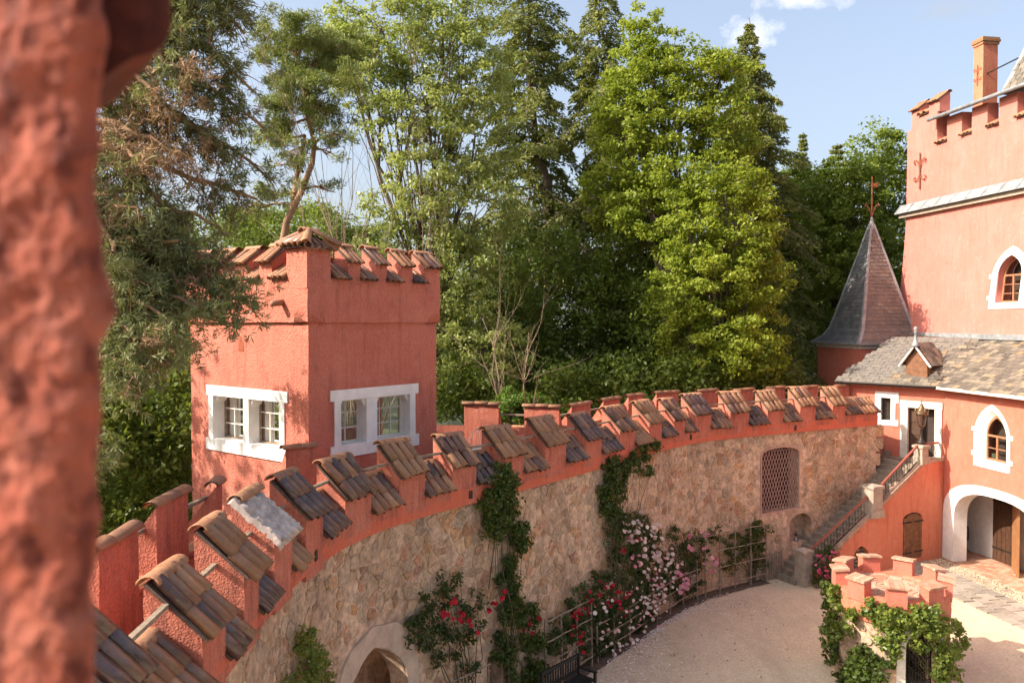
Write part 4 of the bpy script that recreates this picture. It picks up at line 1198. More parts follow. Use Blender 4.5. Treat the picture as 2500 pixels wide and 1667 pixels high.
for k in range(4):
    A4, B4 = cor4[k], cor4[(k+1) % 4]
    nrm = (A4+B4).normalized()
    for i, z in enumerate(rowsz):
        r0, _ = spire_at((z-8.21)/(13.75-8.21)); r1, _ = spire_at(min(1, (z+0.25-8.21)/(13.75-8.21)))
        a, b = tc + A4*r0 + Z*z, tc + B4*r0 + Z*z; c, d = tc + A4*r1 + Z*(z+.25), tc + B4*r1 + Z*(z+.25)
        n = max(1, round((b-a).length/0.24))
        for j in range(n):
            t0, t1 = (j + (.5 if i % 2 else 0))/n, (j+1 + (.5 if i % 2 else 0))/n - 0.03/n
            if t0 >= 1: continue
            t1 = min(t1, 1)
            o_ = nrm*(0.028+rng.uniform(0, .006)) + Z*0.008; o1 = nrm*0.008
            dz = rng.uniform(-.012, .012)
            col = rng.choice(((0.10,0.105,0.11),(0.13,0.135,0.14),(0.16,0.155,0.15),(0.12,0.11,0.105))) if k == 0 else rng.choice(((0.17,0.135,0.115),(0.155,0.13,0.115),(0.20,0.155,0.125),(0.14,0.12,0.11)))
            p = [a.lerp(b, t0)+o_+Z*dz, a.lerp(b, t1)+o_+Z*dz, c.lerp(d, t1)+o1, c.lerp(d, t0)+o1]
            st_.add(p + [p[0]-nrm*.02, p[1]-nrm*.02], [(0,1,2,3), (4,5,1,0)], col)
tag(st_.build('spire_slates', M['slateblue'], spo), kind='stuff')
for c in cor4:
    pts = [tc + c*(r+0.03) + Z*(z+0.03) for r, z in prof]
    hb = MB()
    sd = Vector((-c.y, c.x, 0))
    for i in range(len(pts)-1):
        wv = 0.10 if i < 3 else 0.075; wt = 0.10 if i < 2 else 0.075
        a, b = pts[i], pts[i+1]; w0 = 0.10 if i < 3 else 0.10; w1 = 0.10 if i < 3 else 0.05
        hb.add([a - sd*w0 - c*w0, a + c*.02, a + sd*w0 - c*w0, b - sd*w1 - c*w1, b + c*.02, b + sd*w1 - c*w1], [(0,1,4,3),(1,2,5,4)])
    hb.build('hip_flashing', M['zinc'], spo)
for k in range(4): MB().bar(tc + cor4[k]*2.69 + Z*8.20, tc + cor4[(k+1) % 4]*2.69 + Z*8.20, 0.06, 0.08).build('eave_flashing', M['zinc'], spo)
MB().lathe(tc + Z*13.5, [(0.16, 0), (0.10, 0.35), (0.04, 0.6)], 8).build('spire_cap', M['zinc'], spo)
fv = MB(); fv.tube([tc + Z*13.9, tc + Z*16.0], [0.04, 0.02], 6); fvo = fv.build('finial', M['rust'], tu)
for q in range(4):
    dv = Vector((math.cos(q*math.pi/2+.4), math.sin(q*math.pi/2+.4), 0))
    MB().tube([tc + Z*14.1 + dv*0.03, tc + Z*14.4 + dv*0.12, tc + Z*14.62 + dv*0.26, tc + Z*14.68 + dv*0.38, tc + Z*14.60 + dv*0.42], 0.018, 5).build('scroll', M['rust'], fvo)
MB().bar(tc + Z*15.55 - VF*0.0 - Vector((.18, 0, 0)), tc + Z*15.55 + Vector((.18, 0, 0)), 0.02, 0.025).build('cross_bar', M['rust'], fvo)
fl = MB(); A_ = tc + Z*15.6; fl.prism([A_ + Vector((.03, 0, -.08)), A_ + Vector((.3, 0, -.12)), A_ + Vector((.24, 0, 0)), A_ + Vector((.32, 0, .1)), A_ + Vector((.03, 0, .08))], (0, 0.015, 0)); fl.build('vane', M['rust'], fvo)
# ------------------------------------------------------------------ the keep behind
KU = HU; KN = HN
kp = thing('castle_keep', (20, 33, 0), 'tall pale salmon castle tower with battlements, chimney and lead covered string course', 'tower')
KC = Vector((18.35, 37.2, 0)); KL = 14
def fk(x, y, d):
    off = 0.42*max(0, min(1, (14.1-y)/5.5))**1.3 if y < 14.1 else 0.0
    return KC + KU*(x - off*0.9) + KN*(off*0.55 - d) + Z*y
KW = [arch(6.05, 7.25, 9.95, 11.0, 11.75, 'pointed')]
mb = MB(); panel(mb, fk, rect(0, KL, 4, 14.2), KW, 0.6, 0.45); mb.rough(0.012, 2).build('wall', M['keep'], kp, smooth=True)
mb = MB(); panel(mb, fk, [(0.12, 14.2), (KL, 14.2), (KL, 16.9), (2.05, 16.9), (2.05, 18.45), (0.3, 18.45)], (), 0.6, 0.45); mb.rough(0.012, 2).build('upper_wall', M['keep'], kp, smooth=True)
mb = MB(); panel(mb, lambda x, y, d: KC - KN*x + KU*(d+0.02) + Z*y, rect(0, 9, 4, 18), (), 0.5, 0.6); mb.rough(.01, 2).build('side_wall', M['keep'], kp)
# string course with lead sheets
MB().box(fk(-0.28, 14.02, 0) + KN*0.0, KU*KL, KN*0.2, Z*0.2).build('string_course', M['stonepost'], kp)
x = -0.36; i = 0
while x < KL-1:
    a = fk(0, 14.6, 0) + KU*x
    t_ = MB(); sx = 0.92
    p = [KC + KU*x + KN*0.36 + Z*14.2, KC + KU*(x+sx) + KN*0.36 + Z*14.2, KC + KU*(x+sx) + KN*0.01 + Z*14.62, KC + KU*x + KN*0.01 + Z*14.62]
    t_.prism(p, Z*0.02); t_.build('lead_sheet', M['zinc'], kp)
    MB().bar(p[0] + Z*.03, p[3] + Z*.03, 0.04, 0.03).build('lead_roll', M['zinc'], kp)
    x += sx+0.0; i += 1
# battlements: free corner merlons, then merlons under the eaves
for k, (x0, x1, zt) in enumerate(((0.3, 0.85, 18.95), (1.5, 2.2, 19.0))):
    merlon(kp, fk(x0, 17, 0), KU, KN, x1-x0, 18.4, zt-0.1, zt+0.25, 0.5, 4, 1, M['keep'], tilemesh=TILE_SHORT, seed=900+k)
merlon(kp, fk(0.87, 17, 0.005), KU, KN, 0.6, 18.3, 18.5, 18.7, 0.5, 2, 1, M['keep'], tilemesh=TILE_SHORT, name='crenel_sill', ridge=False, seed=910)
xs_ = [2.0, 3.0]
cren = [(2.05, 2.68), (3.58, 4.16), (5.03, 5.65), (6.58, 7.2), (8.1, 8.7)]
prevx = 2.04
for k, (a, b) in enumerate(cren):
    MB().box(fk(prevx, 16.85, 0.5), KU*(a-prevx), KN*0.5, Z*1.15).rough(.008, 3).build('merlon', M['keep'], kp)
    merlon(kp, fk(a+.01, 17, 0), KU, KN, b-a-.02, 16.8, 17.0, 17.22, 0.45, 3, 1, M['keep'], tilemesh=TILE_SHORT, name='crenel_sill', ridge=False, seed=920+k)
    MB().box(fk(a, 16.8, 0.95), KU*(b-a), KN*0.05, Z*1.3).build('crenel_back', M['house'], kp)
    prevx = b
MB().box(fk(prevx, 16.85, 0.5), KU*3.5, KN*0.5, Z*1.15).build('merlon', M['keep'], kp)
ev0, ev1 = fk(2.0, 17.97, 0) + KN*0.35, fk(KL, 17.97, 0) + KN*0.35
MB().prism([ev0, ev1, ev1 - KN*1.4 + Z*0.5, ev0 - KN*1.4 + Z*0.5], Z*0.06).build('eave', M['zinc'], kp)
MB().tube([ev0 + KN*.06 + Z*.05, ev1 + KN*.06 + Z*.05], 0.085, 8).build('gutter', M['zinc'], kp, smooth=True)
MB().tube([fk(0.15, 17.75, 0.3) - KU*0.05, fk(-0.85, 17.25, 0.5)], 0.075, 8).build('spout', M['zinc'], kp, smooth=True)
# steep main roof
r0 = fk(5.1, 18.3, 0.6); r1 = fk(KL+4, 18.3, 0.6); r2 = fk(KL+4, 26, 3.2); r3 = fk(7.6, 26, 3.2); r4 = fk(5.1, 18.3, 7.0)
mr = MB(); mr.add([r0, r1, r2, r3, r4], [(0,1,2,3), (0,3,4)]); mro = mr.build('roof', M['slate'], kp)
dirU = (r1-r0).normalized(); up_ = (r3-r0) - dirU*((r3-r0).dot(dirU))
cn = [m for m in lay([r0, r1, r2, r3], r0, dirU, up_, mro, dx=0.33, dy=0.24, seed=8) if m.translation.x/m.translation.y < 0.70 and m.translation.z < 24.5]
for m_ in cn[:300]: inst('slate', SLATE, mro, m_)
MB().bar(r0 + Z*.03, r3 + Z*.03, 0.2, 0.06, up=KN).build('hip_flashing', M['zinc'], mro)
# chimney with cap, iron anchor and tie rod
ch = fk(2.72, 18.0, 1.2)
cu = (KU*0.85 + KN*-0.5).normalized(); cv = Vector((-cu.y, cu.x, 0)); cv = cv if cv.dot(KN) > 0 else -cv
cho = MB().box(ch, KU*0.55, -KN*0.7, Z*3.0).rough(.008, 3).build('chimney', M['stairwall'], kp)
for z, e in ((3.0, 0.04), (3.1, 0.08), (3.2, 0.05)):
    MB().box(ch - KU*e + KN*e + Z*z, KU*(.55+2*e), -KN*(.7+2*e), Z*0.095).rough(.012, 6).build('chimney_cap', M['clay'], cho)
def anchor(parent, O, U, N, sc):
    o = MB().tube([O + N*.03 - Z*0.55*sc, O + N*.03 + Z*0.55*sc], 0.022*sc, 5).build('wall_anchor', M['rust'], parent)
    for sx in (-1, 1):
        for sz, r in ((1, 0.34), (-1, 0.26)):
            pts = [O + N*.03 + U*(sx*sc*a) + Z*(sz*sc*b) for a, b in ((0.0, 0.05), (0.05, 0.2), (0.14, r), (0.22, r+0.02), (0.27, r-0.04), (0.25, r-0.1), (0.2, r-0.09))]
            MB().tube(pts, 0.017*sc, 5).build('scroll', M['rust'], o)
anchor(cho, ch + KU*0.27 + KN*0.01 + Z*1.75, KU, KN, 0.8)
MB().tube([ch + KU*0.54 - KN*0.2 + Z*1.75, fk(6.6, 19.9, 1.3)], 0.03, 5).build('tie_rod', M['iron'], cho)
anchor(kp, fk(1.0, 16.0, -0.03), KU, KN, 1.5)
# keep window
ring(MB(), fk, arch(5.75, 7.6, 9.7, 10.9, 12.1, 'pointed'), grow(KW[0], -0.012), -0.04, 0.3).build('window_surround', M['white'], kp)
sash(kp, fk, KU, KN, 6.05, 7.25, 9.95, 11.0, 11.75, 0.3, M['winwood'], 3)
for x0, z0 in ((5.62, 10.05), (5.62, 10.9)): MB().box(fk(x0, z0, 0.02), KU*.15, KN*.055, Z*.17).build('quoin', M['white'], kp)
# roof flashing where the slate roof meets the keep
MB().bar(fk(-0.4, EAVE+RISE+.16, -0.10), fk(10, EAVE+RISE+.16, -0.10), 0.12, 0.22).build('flashing', M['zinc'], kp)
# ------------------------------------------------------------------ courtyard floor, staircase
yd = MB()
edge = [cpt(S0 + (S_END-S0)*i/60, FACE-0.3) for i in range(61)]
poly = edge + [Vector((17.6, 31.4, 0)), Vector((21.0, 8, 0)), Vector((20, -12, 0)), Vector((-6, -12, 0))]
p2 = [(p.x, p.y) for p in poly]
panel(yd, lambda x, y, d: Vector((x, y, 0.02*noise.noise(Vector((x, y, 0))*0.4) - d)), p2, (), 0.1, 0.8, back=False, rim=False)
tag(yd.build('courtyard_gravel', M['gravel'], smooth=True), kind='structure')
SA = Vector((10.28, 27.56, 0)); SU = Vector((0.895, 0.447, 0)).normalized(); SN = Vector((SU.y, -SU.x, 0))  # along the stair, out of its side wall
SW = -SN
st = thing('outer_staircase', SA, 'worn stone staircase with orange side wall climbing along the rubble wall to the upper door', 'staircase')
u0, tread, rise, nst = -0.38, 0.29, 0.171, 22
zland = rise*nst
rng = random.Random(3)
SLOPE = rise/tread
for i in range(nst):
    a = u0 + tread*i
    zt = rise*(i+1)
    mb = MB().box(SA + SU*a + SW*0.18 + Z*(zt-0.2), SU*(tread+0.06 if i < nst-1 else 0.3), SW*1.45, Z*0.2)
    mb.rough(0.012, 4).build('step', M['stonestep'], st)
ue = u0 + tread*nst
LA = SA + SU*ue + SW*0.1
MB().box(LA + Z*(zland-0.25) + SU*0.25, SU*1.6, SW*2.3, Z*0.245).rough(.008, 3).build('landing', M['stonestep'], st)
for k in range(8):
    MB().box(LA + SU*0.55 + SW*(1.75+0.27*k) + Z*(zland), SU*1.1, SW*0.3, Z*0.19*(k+1)).rough(.008, 4).build('step', M['stonestep'], st)
fs_ = flat(SA, SU, SN)
ztop = lambda u: max(0.2, min(zland+0.0, (u-u0)*SLOPE - 0.04))
out = [(0.1, -0.2), (7.24, -0.2), (7.24, zland+.05), (ue+0.12, zland+.05)] + [(0.1, ztop(0.1))]
NI = arch(2.25, 3.2, -0.02, 0.45, 1.05, 'pointed', 6)
SHU = arch(4.96, 6.0, 0.22, 1.75, 1.98, 'round', 4)
mb = MB(); panel(mb, fs_, out, [NI, SHU], 0.3, 0.3); mb.rough(0.012, 3).build('side_wall', M['stairwall'], st, smooth=True)
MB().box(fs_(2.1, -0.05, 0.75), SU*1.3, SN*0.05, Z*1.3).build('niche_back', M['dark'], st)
rng = random.Random(9)
lg = thing('firewood_niche', fs_(2.7, 0, 0.3), 'split firewood stacked in the pointed niche under the staircase', 'firewood')
for r in range(7):
    for c in range(7):
        x = 2.31 + c*0.135 + (0.065 if r % 2 else 0); z = 0.07 + r*0.13
        if not inside((x, z+0.02), NI): continue
        q = fs_(x, z, 0.12 + rng.uniform(0, .05))
        MB().tube([q, q - SN*0.4], rng.uniform(.05, .066), 5).build('log', M['wood'], lg)
so_ = MB().box(fs_(4.94, 0.22, 0.16), SU*1.08, SN*0.02, Z*1.75).build('shutter_back', M['dark'], st)
for i in range(6):
    x = 4.97 + i*0.172; top = 1.72 + 0.24*(1-((x+.08-5.48)/0.55)**2)
    MB().box(fs_(x, 0.24, 0.05), SU*0.163, SN*0.075, Z*(top-0.26)).rough(.003, 7).build('shutter_plank', M['shutter'], st)
for x, q in ((4.9, 1), (6.06, -1)):
    for z in (0.45, 1.6): MB().box(fs_(x, z, -0.03), SU*(0.5*q), SN*0.012, Z*0.05).build('shutter_hinge', M['iron'], st)
M['copestone'] = simple('weathered_coping', (0.34, 0.22, 0.155), 0.95, 0.35, 7, bmp=0.8, bscale=20)
# coping and rail posts
def coping(ua, ub, dz=0.0):
    n = max(2, int((ub-ua)/0.55))
    for k in range(n):
        a, b = ua + (ub-ua)*k/n, ua + (ub-ua)*(k+1)/n - 0.012
        pa, pb = fs_(a, ztop(a)+dz, -0.05), fs_(b, ztop(b)+dz, -0.05)
        MB().prism([pa, pb, pb + Z*0.13, pa + Z*0.13], SW*0.30).rough(.008, 5).build('coping_stone', M['copestone'], st)
coping(0.3, 3.15); coping(3.7, ue+0.05)
MB().prism([fs_(ue+.05, zland+.04, -.05), fs_(7.2, zland+.04, -.05), fs_(7.2, zland+.16, -.05), fs_(ue+.05, zland+.16, -.05)], SW*0.36).build('coping_stone', M['stonepost'], st)
def pedestal(u, z0, z1, w, nm='pedestal'):
    c = SA + SU*u + SW*0.13
    po_ = MB()
    def bl(e, a, b): po_.box(c - SU*(w/2+e) - SW*(w/2+e) + Z*a, SU*(w+2*e), SW*(w+2*e), Z*(b-a))
    bl(0.05, z0, z0+0.28); bl(0.0, z0+0.28, z1-0.16)
    po_.rough(.006, 5)
    o = po_.build(nm, M['stonepost'], st)
    cp = MB(); a = w/2+.05
    q = [c + SU*(sx*a) + SW*(sy*a) for sx, sy in ((-1,-1),(1,-1),(1,1),(-1,1))]
    cp.prism([p + Z*(z1-.16) for p in q], Z*0.09)
    cp.add([p + Z*(z1-.07) for p in q] + [c + Z*z1], [(0,1,4),(1,2,4),(2,3,4),(3,0,4)])
    cp.build('pedestal_cap', M['stonepost'], o)
    return c
c1_ = pedestal(-0.02, 0, 1.30, 0.42); c2_ = pedestal(3.42, 2.02, 3.25, 0.50); c3_ = pedestal(6.1, zland, zland+0.78, 0.36)
def railing(a, za, b, zb, name='railing'):
    a = Vector((a.x, a.y, za)); b = Vector((b.x, b.y, zb)); d = b-a
    o = MB().bar(a, b, 0.07, 0.06).build('handrail', M['rail'], st)
    MB().bar(a - Z*0.62, b - Z*0.62, 0.03, 0.03).build('bottom_rail', M['iron'], o)
    n = max(3, int(d.length/0.17))
    for k in range(1, n):
        p = a + d*(k/n)
        MB().tube([p - Z*0.62, p], 0.009, 4).build('baluster', M['iron'], o)
        if k % 2:
            e = d.normalized()*0.06
            MB().tube([p - Z*.5, p - Z*.42 + e, p - Z*.3, p - Z*.2 - e, p - Z*.12], 0.008, 4).build('scroll', M['iron'], o)
railing(c1_ + SU*0.25, 1.12, c2_ - SU*0.27, 2.78); railing(c2_ + SU*0.28, 3.02, c3_ - SU*0.2, zland+0.72)
railing(c3_ + SU*0.2, zland+.74, SA + SU*7.1 + SW*.13, zland+.74)
# lantern on the top pedestal
def lantern(c, z):
    t = thing('street_lantern', c + Z*z, 'ornate bronze lantern with crown top on the uppermost stair pedestal', 'lantern')
    bz = simple('bronze', (0.17, 0.105, 0.055), 0.45, 0.3, 9, metallic=0.7)
    MB().lathe(c + Z*z, [(0.17,0),(0.17,.05),(0.09,.12),(0.06,.3),(0.045,.5),(0.075,.56),(0.03,.62)], 10).build('stem', M['iron'], t, smooth=True)
    b0, b1 = z+.66, z+1.12
    MB().lathe(c + Z*z, [(0.05,.6),(0.13,.66),(0.14,.69)], 8).build('base_ring', bz, t)
    for k in range(6):
        a = k*math.pi/3
        e = Vector((math.cos(a), math.sin(a), 0))
        MB().tube([c + e*.13 + Z*b0, c + e*.20 + Z*b1], 0.012, 4).build('glazing_bar', bz, t)
        e2 = Vector((math.cos(a+math.pi/3), math.sin(a+math.pi/3), 0))
        MB().add([c + e*.128 + Z*b0, c + e2*.128 + Z*b0, c + e2*.197 + Z*b1, c + e*.197 + Z*b1], [(0,1,2,3)]).build('pane', M['glass'], t)
    MB().lathe(c + Z*z, [(0.225,1.10),(0.235,1.17),(0.20,1.20),(0.12,1.34),(0.07,1.42),(0.05,1.5)], 12).build('hood', bz, t, smooth=True)
    for k in range(8):
        a = k*math.pi/4; e = Vector((math.cos(a), math.sin(a), 0))
        MB().tube([c + e*.22 + Z*(z+1.17), c + e*.25 + Z*(z+1.26), c + e*.22 + Z*(z+1.33)], 0.012, 4).build('crown_leaf', bz, t)
    MB().tube([c + Z*(z+1.48), c + Z*(z+1.72)], [0.022, 0.008], 5).build('spike', bz, t)
lantern(c3_, zland+0.78)
# ------------------------------------------------------------------ setts and pebbles before the gateway
pv = MB()
sp_ = thing('sett_strip', fh(2.5, 0, -1.6), 'strip of grey stone setts set in the gravel before the arched gateway', 'paving'); 
rng = random.Random(12)
PAV = MB().box((-0.5, -0.5, 0), (1, 0, 0), (0, 1, 0), (0, 0, 1)).mesh('paver', M['paver'])
x = -0.6
while x < 7:
    L = rng.uniform(.4, .62)
    for r in range(4):
        c = fh(x + (0.25 if r % 2 else 0), 0.012, -(1.15 + 0.44*r + rng.uniform(-.02, .02)))
        Mx = Matrix.Translation(c) @ Matrix.Rotation(math.atan2(HU.y, HU.x) + rng.uniform(-.05, .05), 4, 'Z') @ Matrix.Diagonal((L*0.93, 0.40, 0.035 + rng.uniform(0, .008), 1))
        inst('sett', PAV, sp_, Mx)
    x += L
pb = MB(); rng = random.Random(14)
for i in range(1500):
    c = fh(rng.uniform(0, 7), 0.0, -rng.uniform(0.1, 1.0)); r = rng.uniform(.02, .045); a = rng.uniform(0, 3.1)
    e = Vector((math.cos(a), math.sin(a), 0)); f = Vector((-e.y, e.x, 0))
    v_ = rng.uniform(.6, 1.2); col = (0.42*v_, 0.335*v_, 0.25*v_)
    pb.add([c + e*r, c + f*r*.8, c - e*r, c - f*r*.8, c + Z*r*.9], [(0,1,4),(1,2,4),(2,3,4),(3,0,4)], col)
tag(pb.build('pebbles', M['stone'], None), 'rounded pebbles between the gate wall and the setts', None, kind='stuff')
for i in range(3): pass
bf = hs
BR = MB().box((-0.5, -0.5, 0), (1, 0, 0), (0, 1, 0), (0, 0, 1)).mesh('floor_brick', M['brick'])
rng = random.Random(31)
fo_ = [o for o in hs.children if o.name.startswith('brick_floor')][0]
cnt = 0
x = -0.3
while x < 5.2 and cnt < 290:
    for r in range(8):
        c = fh(x + (.13 if r % 2 else 0), 0.012, 1.62 - r*0.225)
        inst('floor_brick', BR, fo_, Matrix.Translation(c) @ Matrix.Rotation(math.atan2(HU.y, HU.x), 4, 'Z') @ Matrix.Diagonal((0.25, 0.205, 0.03+rng.uniform(0, .004), 1))); cnt += 1
    x += 0.27
# ------------------------------------------------------------------ round crenellated well house
WC = Vector((9.88, 20.6, 0)); WR = 1.34; WF = 2.22
wh = thing('well_house', WC, 'low round well house with salmon merlons, brick platform and iron gate, hung with creeper', 'well house')
gate_a = math.atan2(-1, 0.12)
fw = lambda s, z, d: WC + Vector((math.cos(gate_a + s/WR), math.sin(gate_a + s/WR), 0))*(WR-d) + Z*z
GH = arch(-0.42, 0.42, -0.05, 1.25, 1.62, 'round', 6)
mb = MB(); panel(mb, fw, rect(-math.pi*WR+.001, math.pi*WR-.001, -0.1, 1.75), [GH], 0.3, 0.22, back=False)
mb.rough(.02, 4).build('drum_wall', M['mortar'], wh, smooth=True)
mb = MB(); fw2 = lambda s, z, d: WC + Vector((math.cos(gate_a + s/WR), math.sin(gate_a + s/WR), 0))*(WR+0.05-d) + Z*z
panel(mb, fw2, rect(-math.pi*WR+.001, math.pi*WR-.001, 1.73, WF+0.12), (), 0.3, 0.22); mb.rough(.014, 4).build('plaster_rim', M['stairwall'], wh, smooth=True)
rng = random.Random(17)
PALW = [(0.50,0.39,0.28),(0.44,0.33,0.24),(0.55,0.44,0.33),(0.40,0.28,0.19)]
for j in range(6):
    for i in range(26):
        s = -math.pi*WR + (i+(.5 if j % 2 else 0))*2*math.pi*WR/26 + rng.uniform(-.04, .04); z = 0.12 + j*0.28
        if abs(s) < 0.66 and z < 1.9: continue
        if fw(s, 0, 0).y > WC.y + 0.6: continue
        hw, hh = rng.uniform(.11, .17), rng.uniform(.08, .13)
        pts = [(s+hw*math.cos(a)*rng.uniform(.85, 1.1), z+hh*math.sin(a)*rng.uniform(.85, 1.1)) for a in [k*math.pi/4 for k in range(8)]]
        c = rng.choice(PALW); m8 = MB()
        m8.add([fw(x, y, 0.05) for x, y in pts] + [fw(s+(x-s)*.9, z+(y-z)*.9, -0.03) for x, y in pts], [(k, (k+1) % 8, 8+(k+1) % 8, 8+k) for k in range(8)] + [tuple(range(8, 16))], c)
        m8.build('stone', M['stone'], wh)
MB().lathe(WC, [(WR-.2, WF-.1), (WR-.2, WF+0.06), (0.0, WF+0.07)], 40).build('platform', M['offwhite'], wh)
rng = random.Random(18)
rr = 0.12; k2 = 0
while rr < WR-0.24:
    n = max(5, int(2*math.pi*rr/0.34))
    for k in range(n):
        a = 2*math.pi*(k + .5*(k2 % 2))/n
        e = Vector((math.cos(a), math.sin(a), 0))
        inst('floor_brick', BR, wh, Matrix.Translation(WC + e*rr + Z*(WF+0.058)) @ Matrix.Rotation(a + math.pi/2 + rng.uniform(-.05, .05), 4, 'Z') @ Matrix.Diagonal((2*math.pi*rr/n*0.9, 0.125, 0.03 + rng.uniform(0, .008), 1)))
    rr += 0.15; k2 += 1
for k in range(9):
    a = gate_a + (k+0.5)*2*math.pi/9 - 0.12
    e = Vector((math.cos(a), math.sin(a), 0)); f = Vector((-e.y, e.x, 0))
    o = MB().box(WC + e*(WR-0.22) - f*0.24 + Z*(WF-.02), f*0.48, e*0.29, Z*0.5).rough(.012, 5).build('merlon', M['house'], wh)
    for q in range(5):
        inst('coping_brick', BR, o, Matrix.Translation(WC + e*(WR-.07) + f*(-.22+.11*q) + Z*(WF+.48 + rng.uniform(0, .008))) @ Matrix.Rotation(a, 4, 'Z') @ Matrix.Rotation(0.12, 4, 'Y') @ Matrix.Diagonal((0.40, 0.104, 0.055, 1)))
gsr = MB(); ring(gsr, fw, arch(-0.62, 0.62, -0.05, 1.3, 1.85, 'round', 6), GH, -0.05, 0.2).rough(.008, 5).build('gate_surround', M['offwhite'], wh)
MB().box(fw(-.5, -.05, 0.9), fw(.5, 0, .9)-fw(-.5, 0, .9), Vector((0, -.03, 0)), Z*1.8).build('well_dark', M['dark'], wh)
go = MB(); ring(go, fw, GH, arch(-0.39, 0.39, 0.0, 1.25, 1.58, 'round', 6), 0.14, 0.17); goo = go.build('iron_gate', M['iron'], wh)
for k in range(9):
    s = -.34 + .085*k
    MB().tube([fw(s, 0.02, .155), fw(s, 1.25 + .32*math.sqrt(max(0, 1-(s/.4)**2)), .155)], 0.008, 4).build('gate_bar', M['iron'], goo)
for z in (0.35, 0.9, 1.2): MB().tube([fw(-.39, z, .15), fw(0, z, .15), fw(.39, z, .15)], 0.011, 4).build('gate_rail', M['iron'], goo)
for k in range(8):
    s = -.3 + .085*k
    MB().tube([fw(s+.04*math.cos(a_), 1.05+.05*math.sin(a_), .15) for a_ in [q*math.pi/4 for q in range(9)]], 0.006, 4).build('gate_ring', M['iron'], goo)
# ------------------------------------------------------------------ bench, picket gate, niche lantern, chair
bT = Vector((0.667, 0.745, 0)).normalized(); bN = Vector((bT.y, -bT.x, 0)); bo = Vector((1.15, 19.1, 0)) + bN*0.13
bn = thing('garden_bench', bo, 'black slatted garden bench at the foot of the rose covered wall', 'bench')
B = lambda x, y, z: bo + bT*x + bN*y + Z*z
for i in range(6): MB().box(B(-.75, -.08+.085*i, .42), bT*1.5, bN*.07, Z*.03).build('seat_slat', M['blackpaint'], bn)
for x in (-.75, .69):
    for y in (-.12, .38): MB().box(B(x, y, 0), bT*.06, bN*.06, Z*(.95 if y < 0 else .62)).build('leg', M['blackpaint'], bn)
    MB().box(B(x-.01, -.1, .62), bT*.08, bN*.56, Z*.035).build('armrest', M['blackpaint'], bn)
MB().box(B(-.75, -.13, .87), bT*1.5, bN*.05, Z*.08).build('top_rail', M['blackpaint'], bn)
MB().box(B(-.75, -.125, .5), bT*1.5, bN*.04, Z*.06).build('lower_rail', M['blackpaint'], bn)
for i in range(15): MB().box(B(-.68+.097*i, -.115, .56), bT*.045, bN*.02, Z*.31).build('back_slat', M['blackpaint'], bn)
ps = s_px(1880, 1380); pT = ctan(ps); pN = Vector((pT.y, -pT.x, 0)); po2 = cpt(ps, 0.12)
pk = thing('picket_gate', po2, 'small weathered picket gate leaning on the rubble wall beside the bottom stair', 'gate')
for i in range(8): MB().box(po2 + pT*(-.42+.115*i) + Z*(.03), pT*.075, pN*.02, Z*(.92+.03*((i*7) % 3))).rough(.004, 9).build('picket', M['wood'], pk)
for z in (.2, .7): MB().box(po2 + pT*-.44 - pN*.03 + Z*z, pT*.92, pN*.03, Z*.07).build('rail', M['wood'], pk)
nc = cpt((ns0+ns1)/2, FACE-0.2, nz0)
nl = thing('candle_lantern', nc, 'small dark candle lantern in the arched wall niche', 'lantern')
MB().box(nc + Vector((-.06, -.06, 0)), (.12, 0, 0), (0, .12, 0), (0, 0, .02)).build('base', M['iron'], nl)
for dx, dy in ((-.055, -.055), (.055, -.055), (.055, .055), (-.055, .055)): MB().tube([nc + Vector((dx, dy, .02)), nc + Vector((dx, dy, .2))], .006, 4).build('post', M['iron'], nl)
MB().lathe(nc + Z*.2, [(.09, 0), (.03, .07), (.015, .1)], 4, math.pi/4).build('roof', M['iron'], nl)
MB().lathe(nc + Z*.02, [(.03, 0), (.03, .1)], 8).build('candle', M['white'], nl)
gc = fh(-0.72, 0.05, bk-0.42)
gch = thing('round_back_chair', gc, 'dark round backed chair against the white wall inside the gateway', 'chair')
MB().lathe(gc + Z*.42, [(.27, 0), (.29, .04), (.1, .07)], 16).build('seat', M['blackpaint'], gch)
bp = MB(); vs = []
for k in range(13):
    a = math.pi*(k/12) ; e = (HU*math.cos(a) - HN*math.sin(a)*1.0)
    for z in (.5, .75, .98): vs.append(gc + e*(.30 if z < .9 else .28) + Z*(z if z < .9 else .78+.2*math.sin(a)))
bp.add(vs, [(k*3+j, k*3+j+1, k*3+j+4, k*3+j+3) for k in range(12) for j in range(2)]); bp.build('backrest', M['blackpaint'], gch, smooth=True)
for k in range(4):
    a = k*math.pi/2+.7; e = Vector((math.cos(a), math.sin(a), 0)); MB().tube([gc + e*.3, gc + e*.14 + Z*.43], .014, 5).build('leg', M['blackpaint'], gch)
# ------------------------------------------------------------------ trellises on the wall
def trellis(name, x0, x1, ytop, label, n=5, nr=3, h=1.5):
    sa, sb = s_px(x0, ytop), s_px(x1, ytop)
    t = thing(name, cpt((sa+sb)/2, 0.1), label, 'trellis', 'wooden trellises on the rubble wall')
    for k in range(n):
        s = sa + (sb-sa)*k/(n-1); MB().bar(cpt(s, 0.20, 0), cpt(s, 0.16, h + .15*math.sin(k*3)), .04, .035, up=ctan(s)).build('upright', M['wood'], t)
    for r in range(nr):
        z = 0.3 + (h-.35)*r/(nr-1)
        MB().tube([cpt(sa + (sb-sa)*k/8, 0.22, z + .01*math.sin(k*2+r)) for k in range(9)], .021, 5).build('lath', M['wood'], t)
trellis('wall_trellis', 1050, 1180, 1600, 'wooden trellis between the pointed arch and the small dark cellar door', 3, 3, 1.6)
trellis('wall_trellis', 1318, 1430, 1540, 'wooden trellis behind the black garden bench', 4, 4, 1.9)
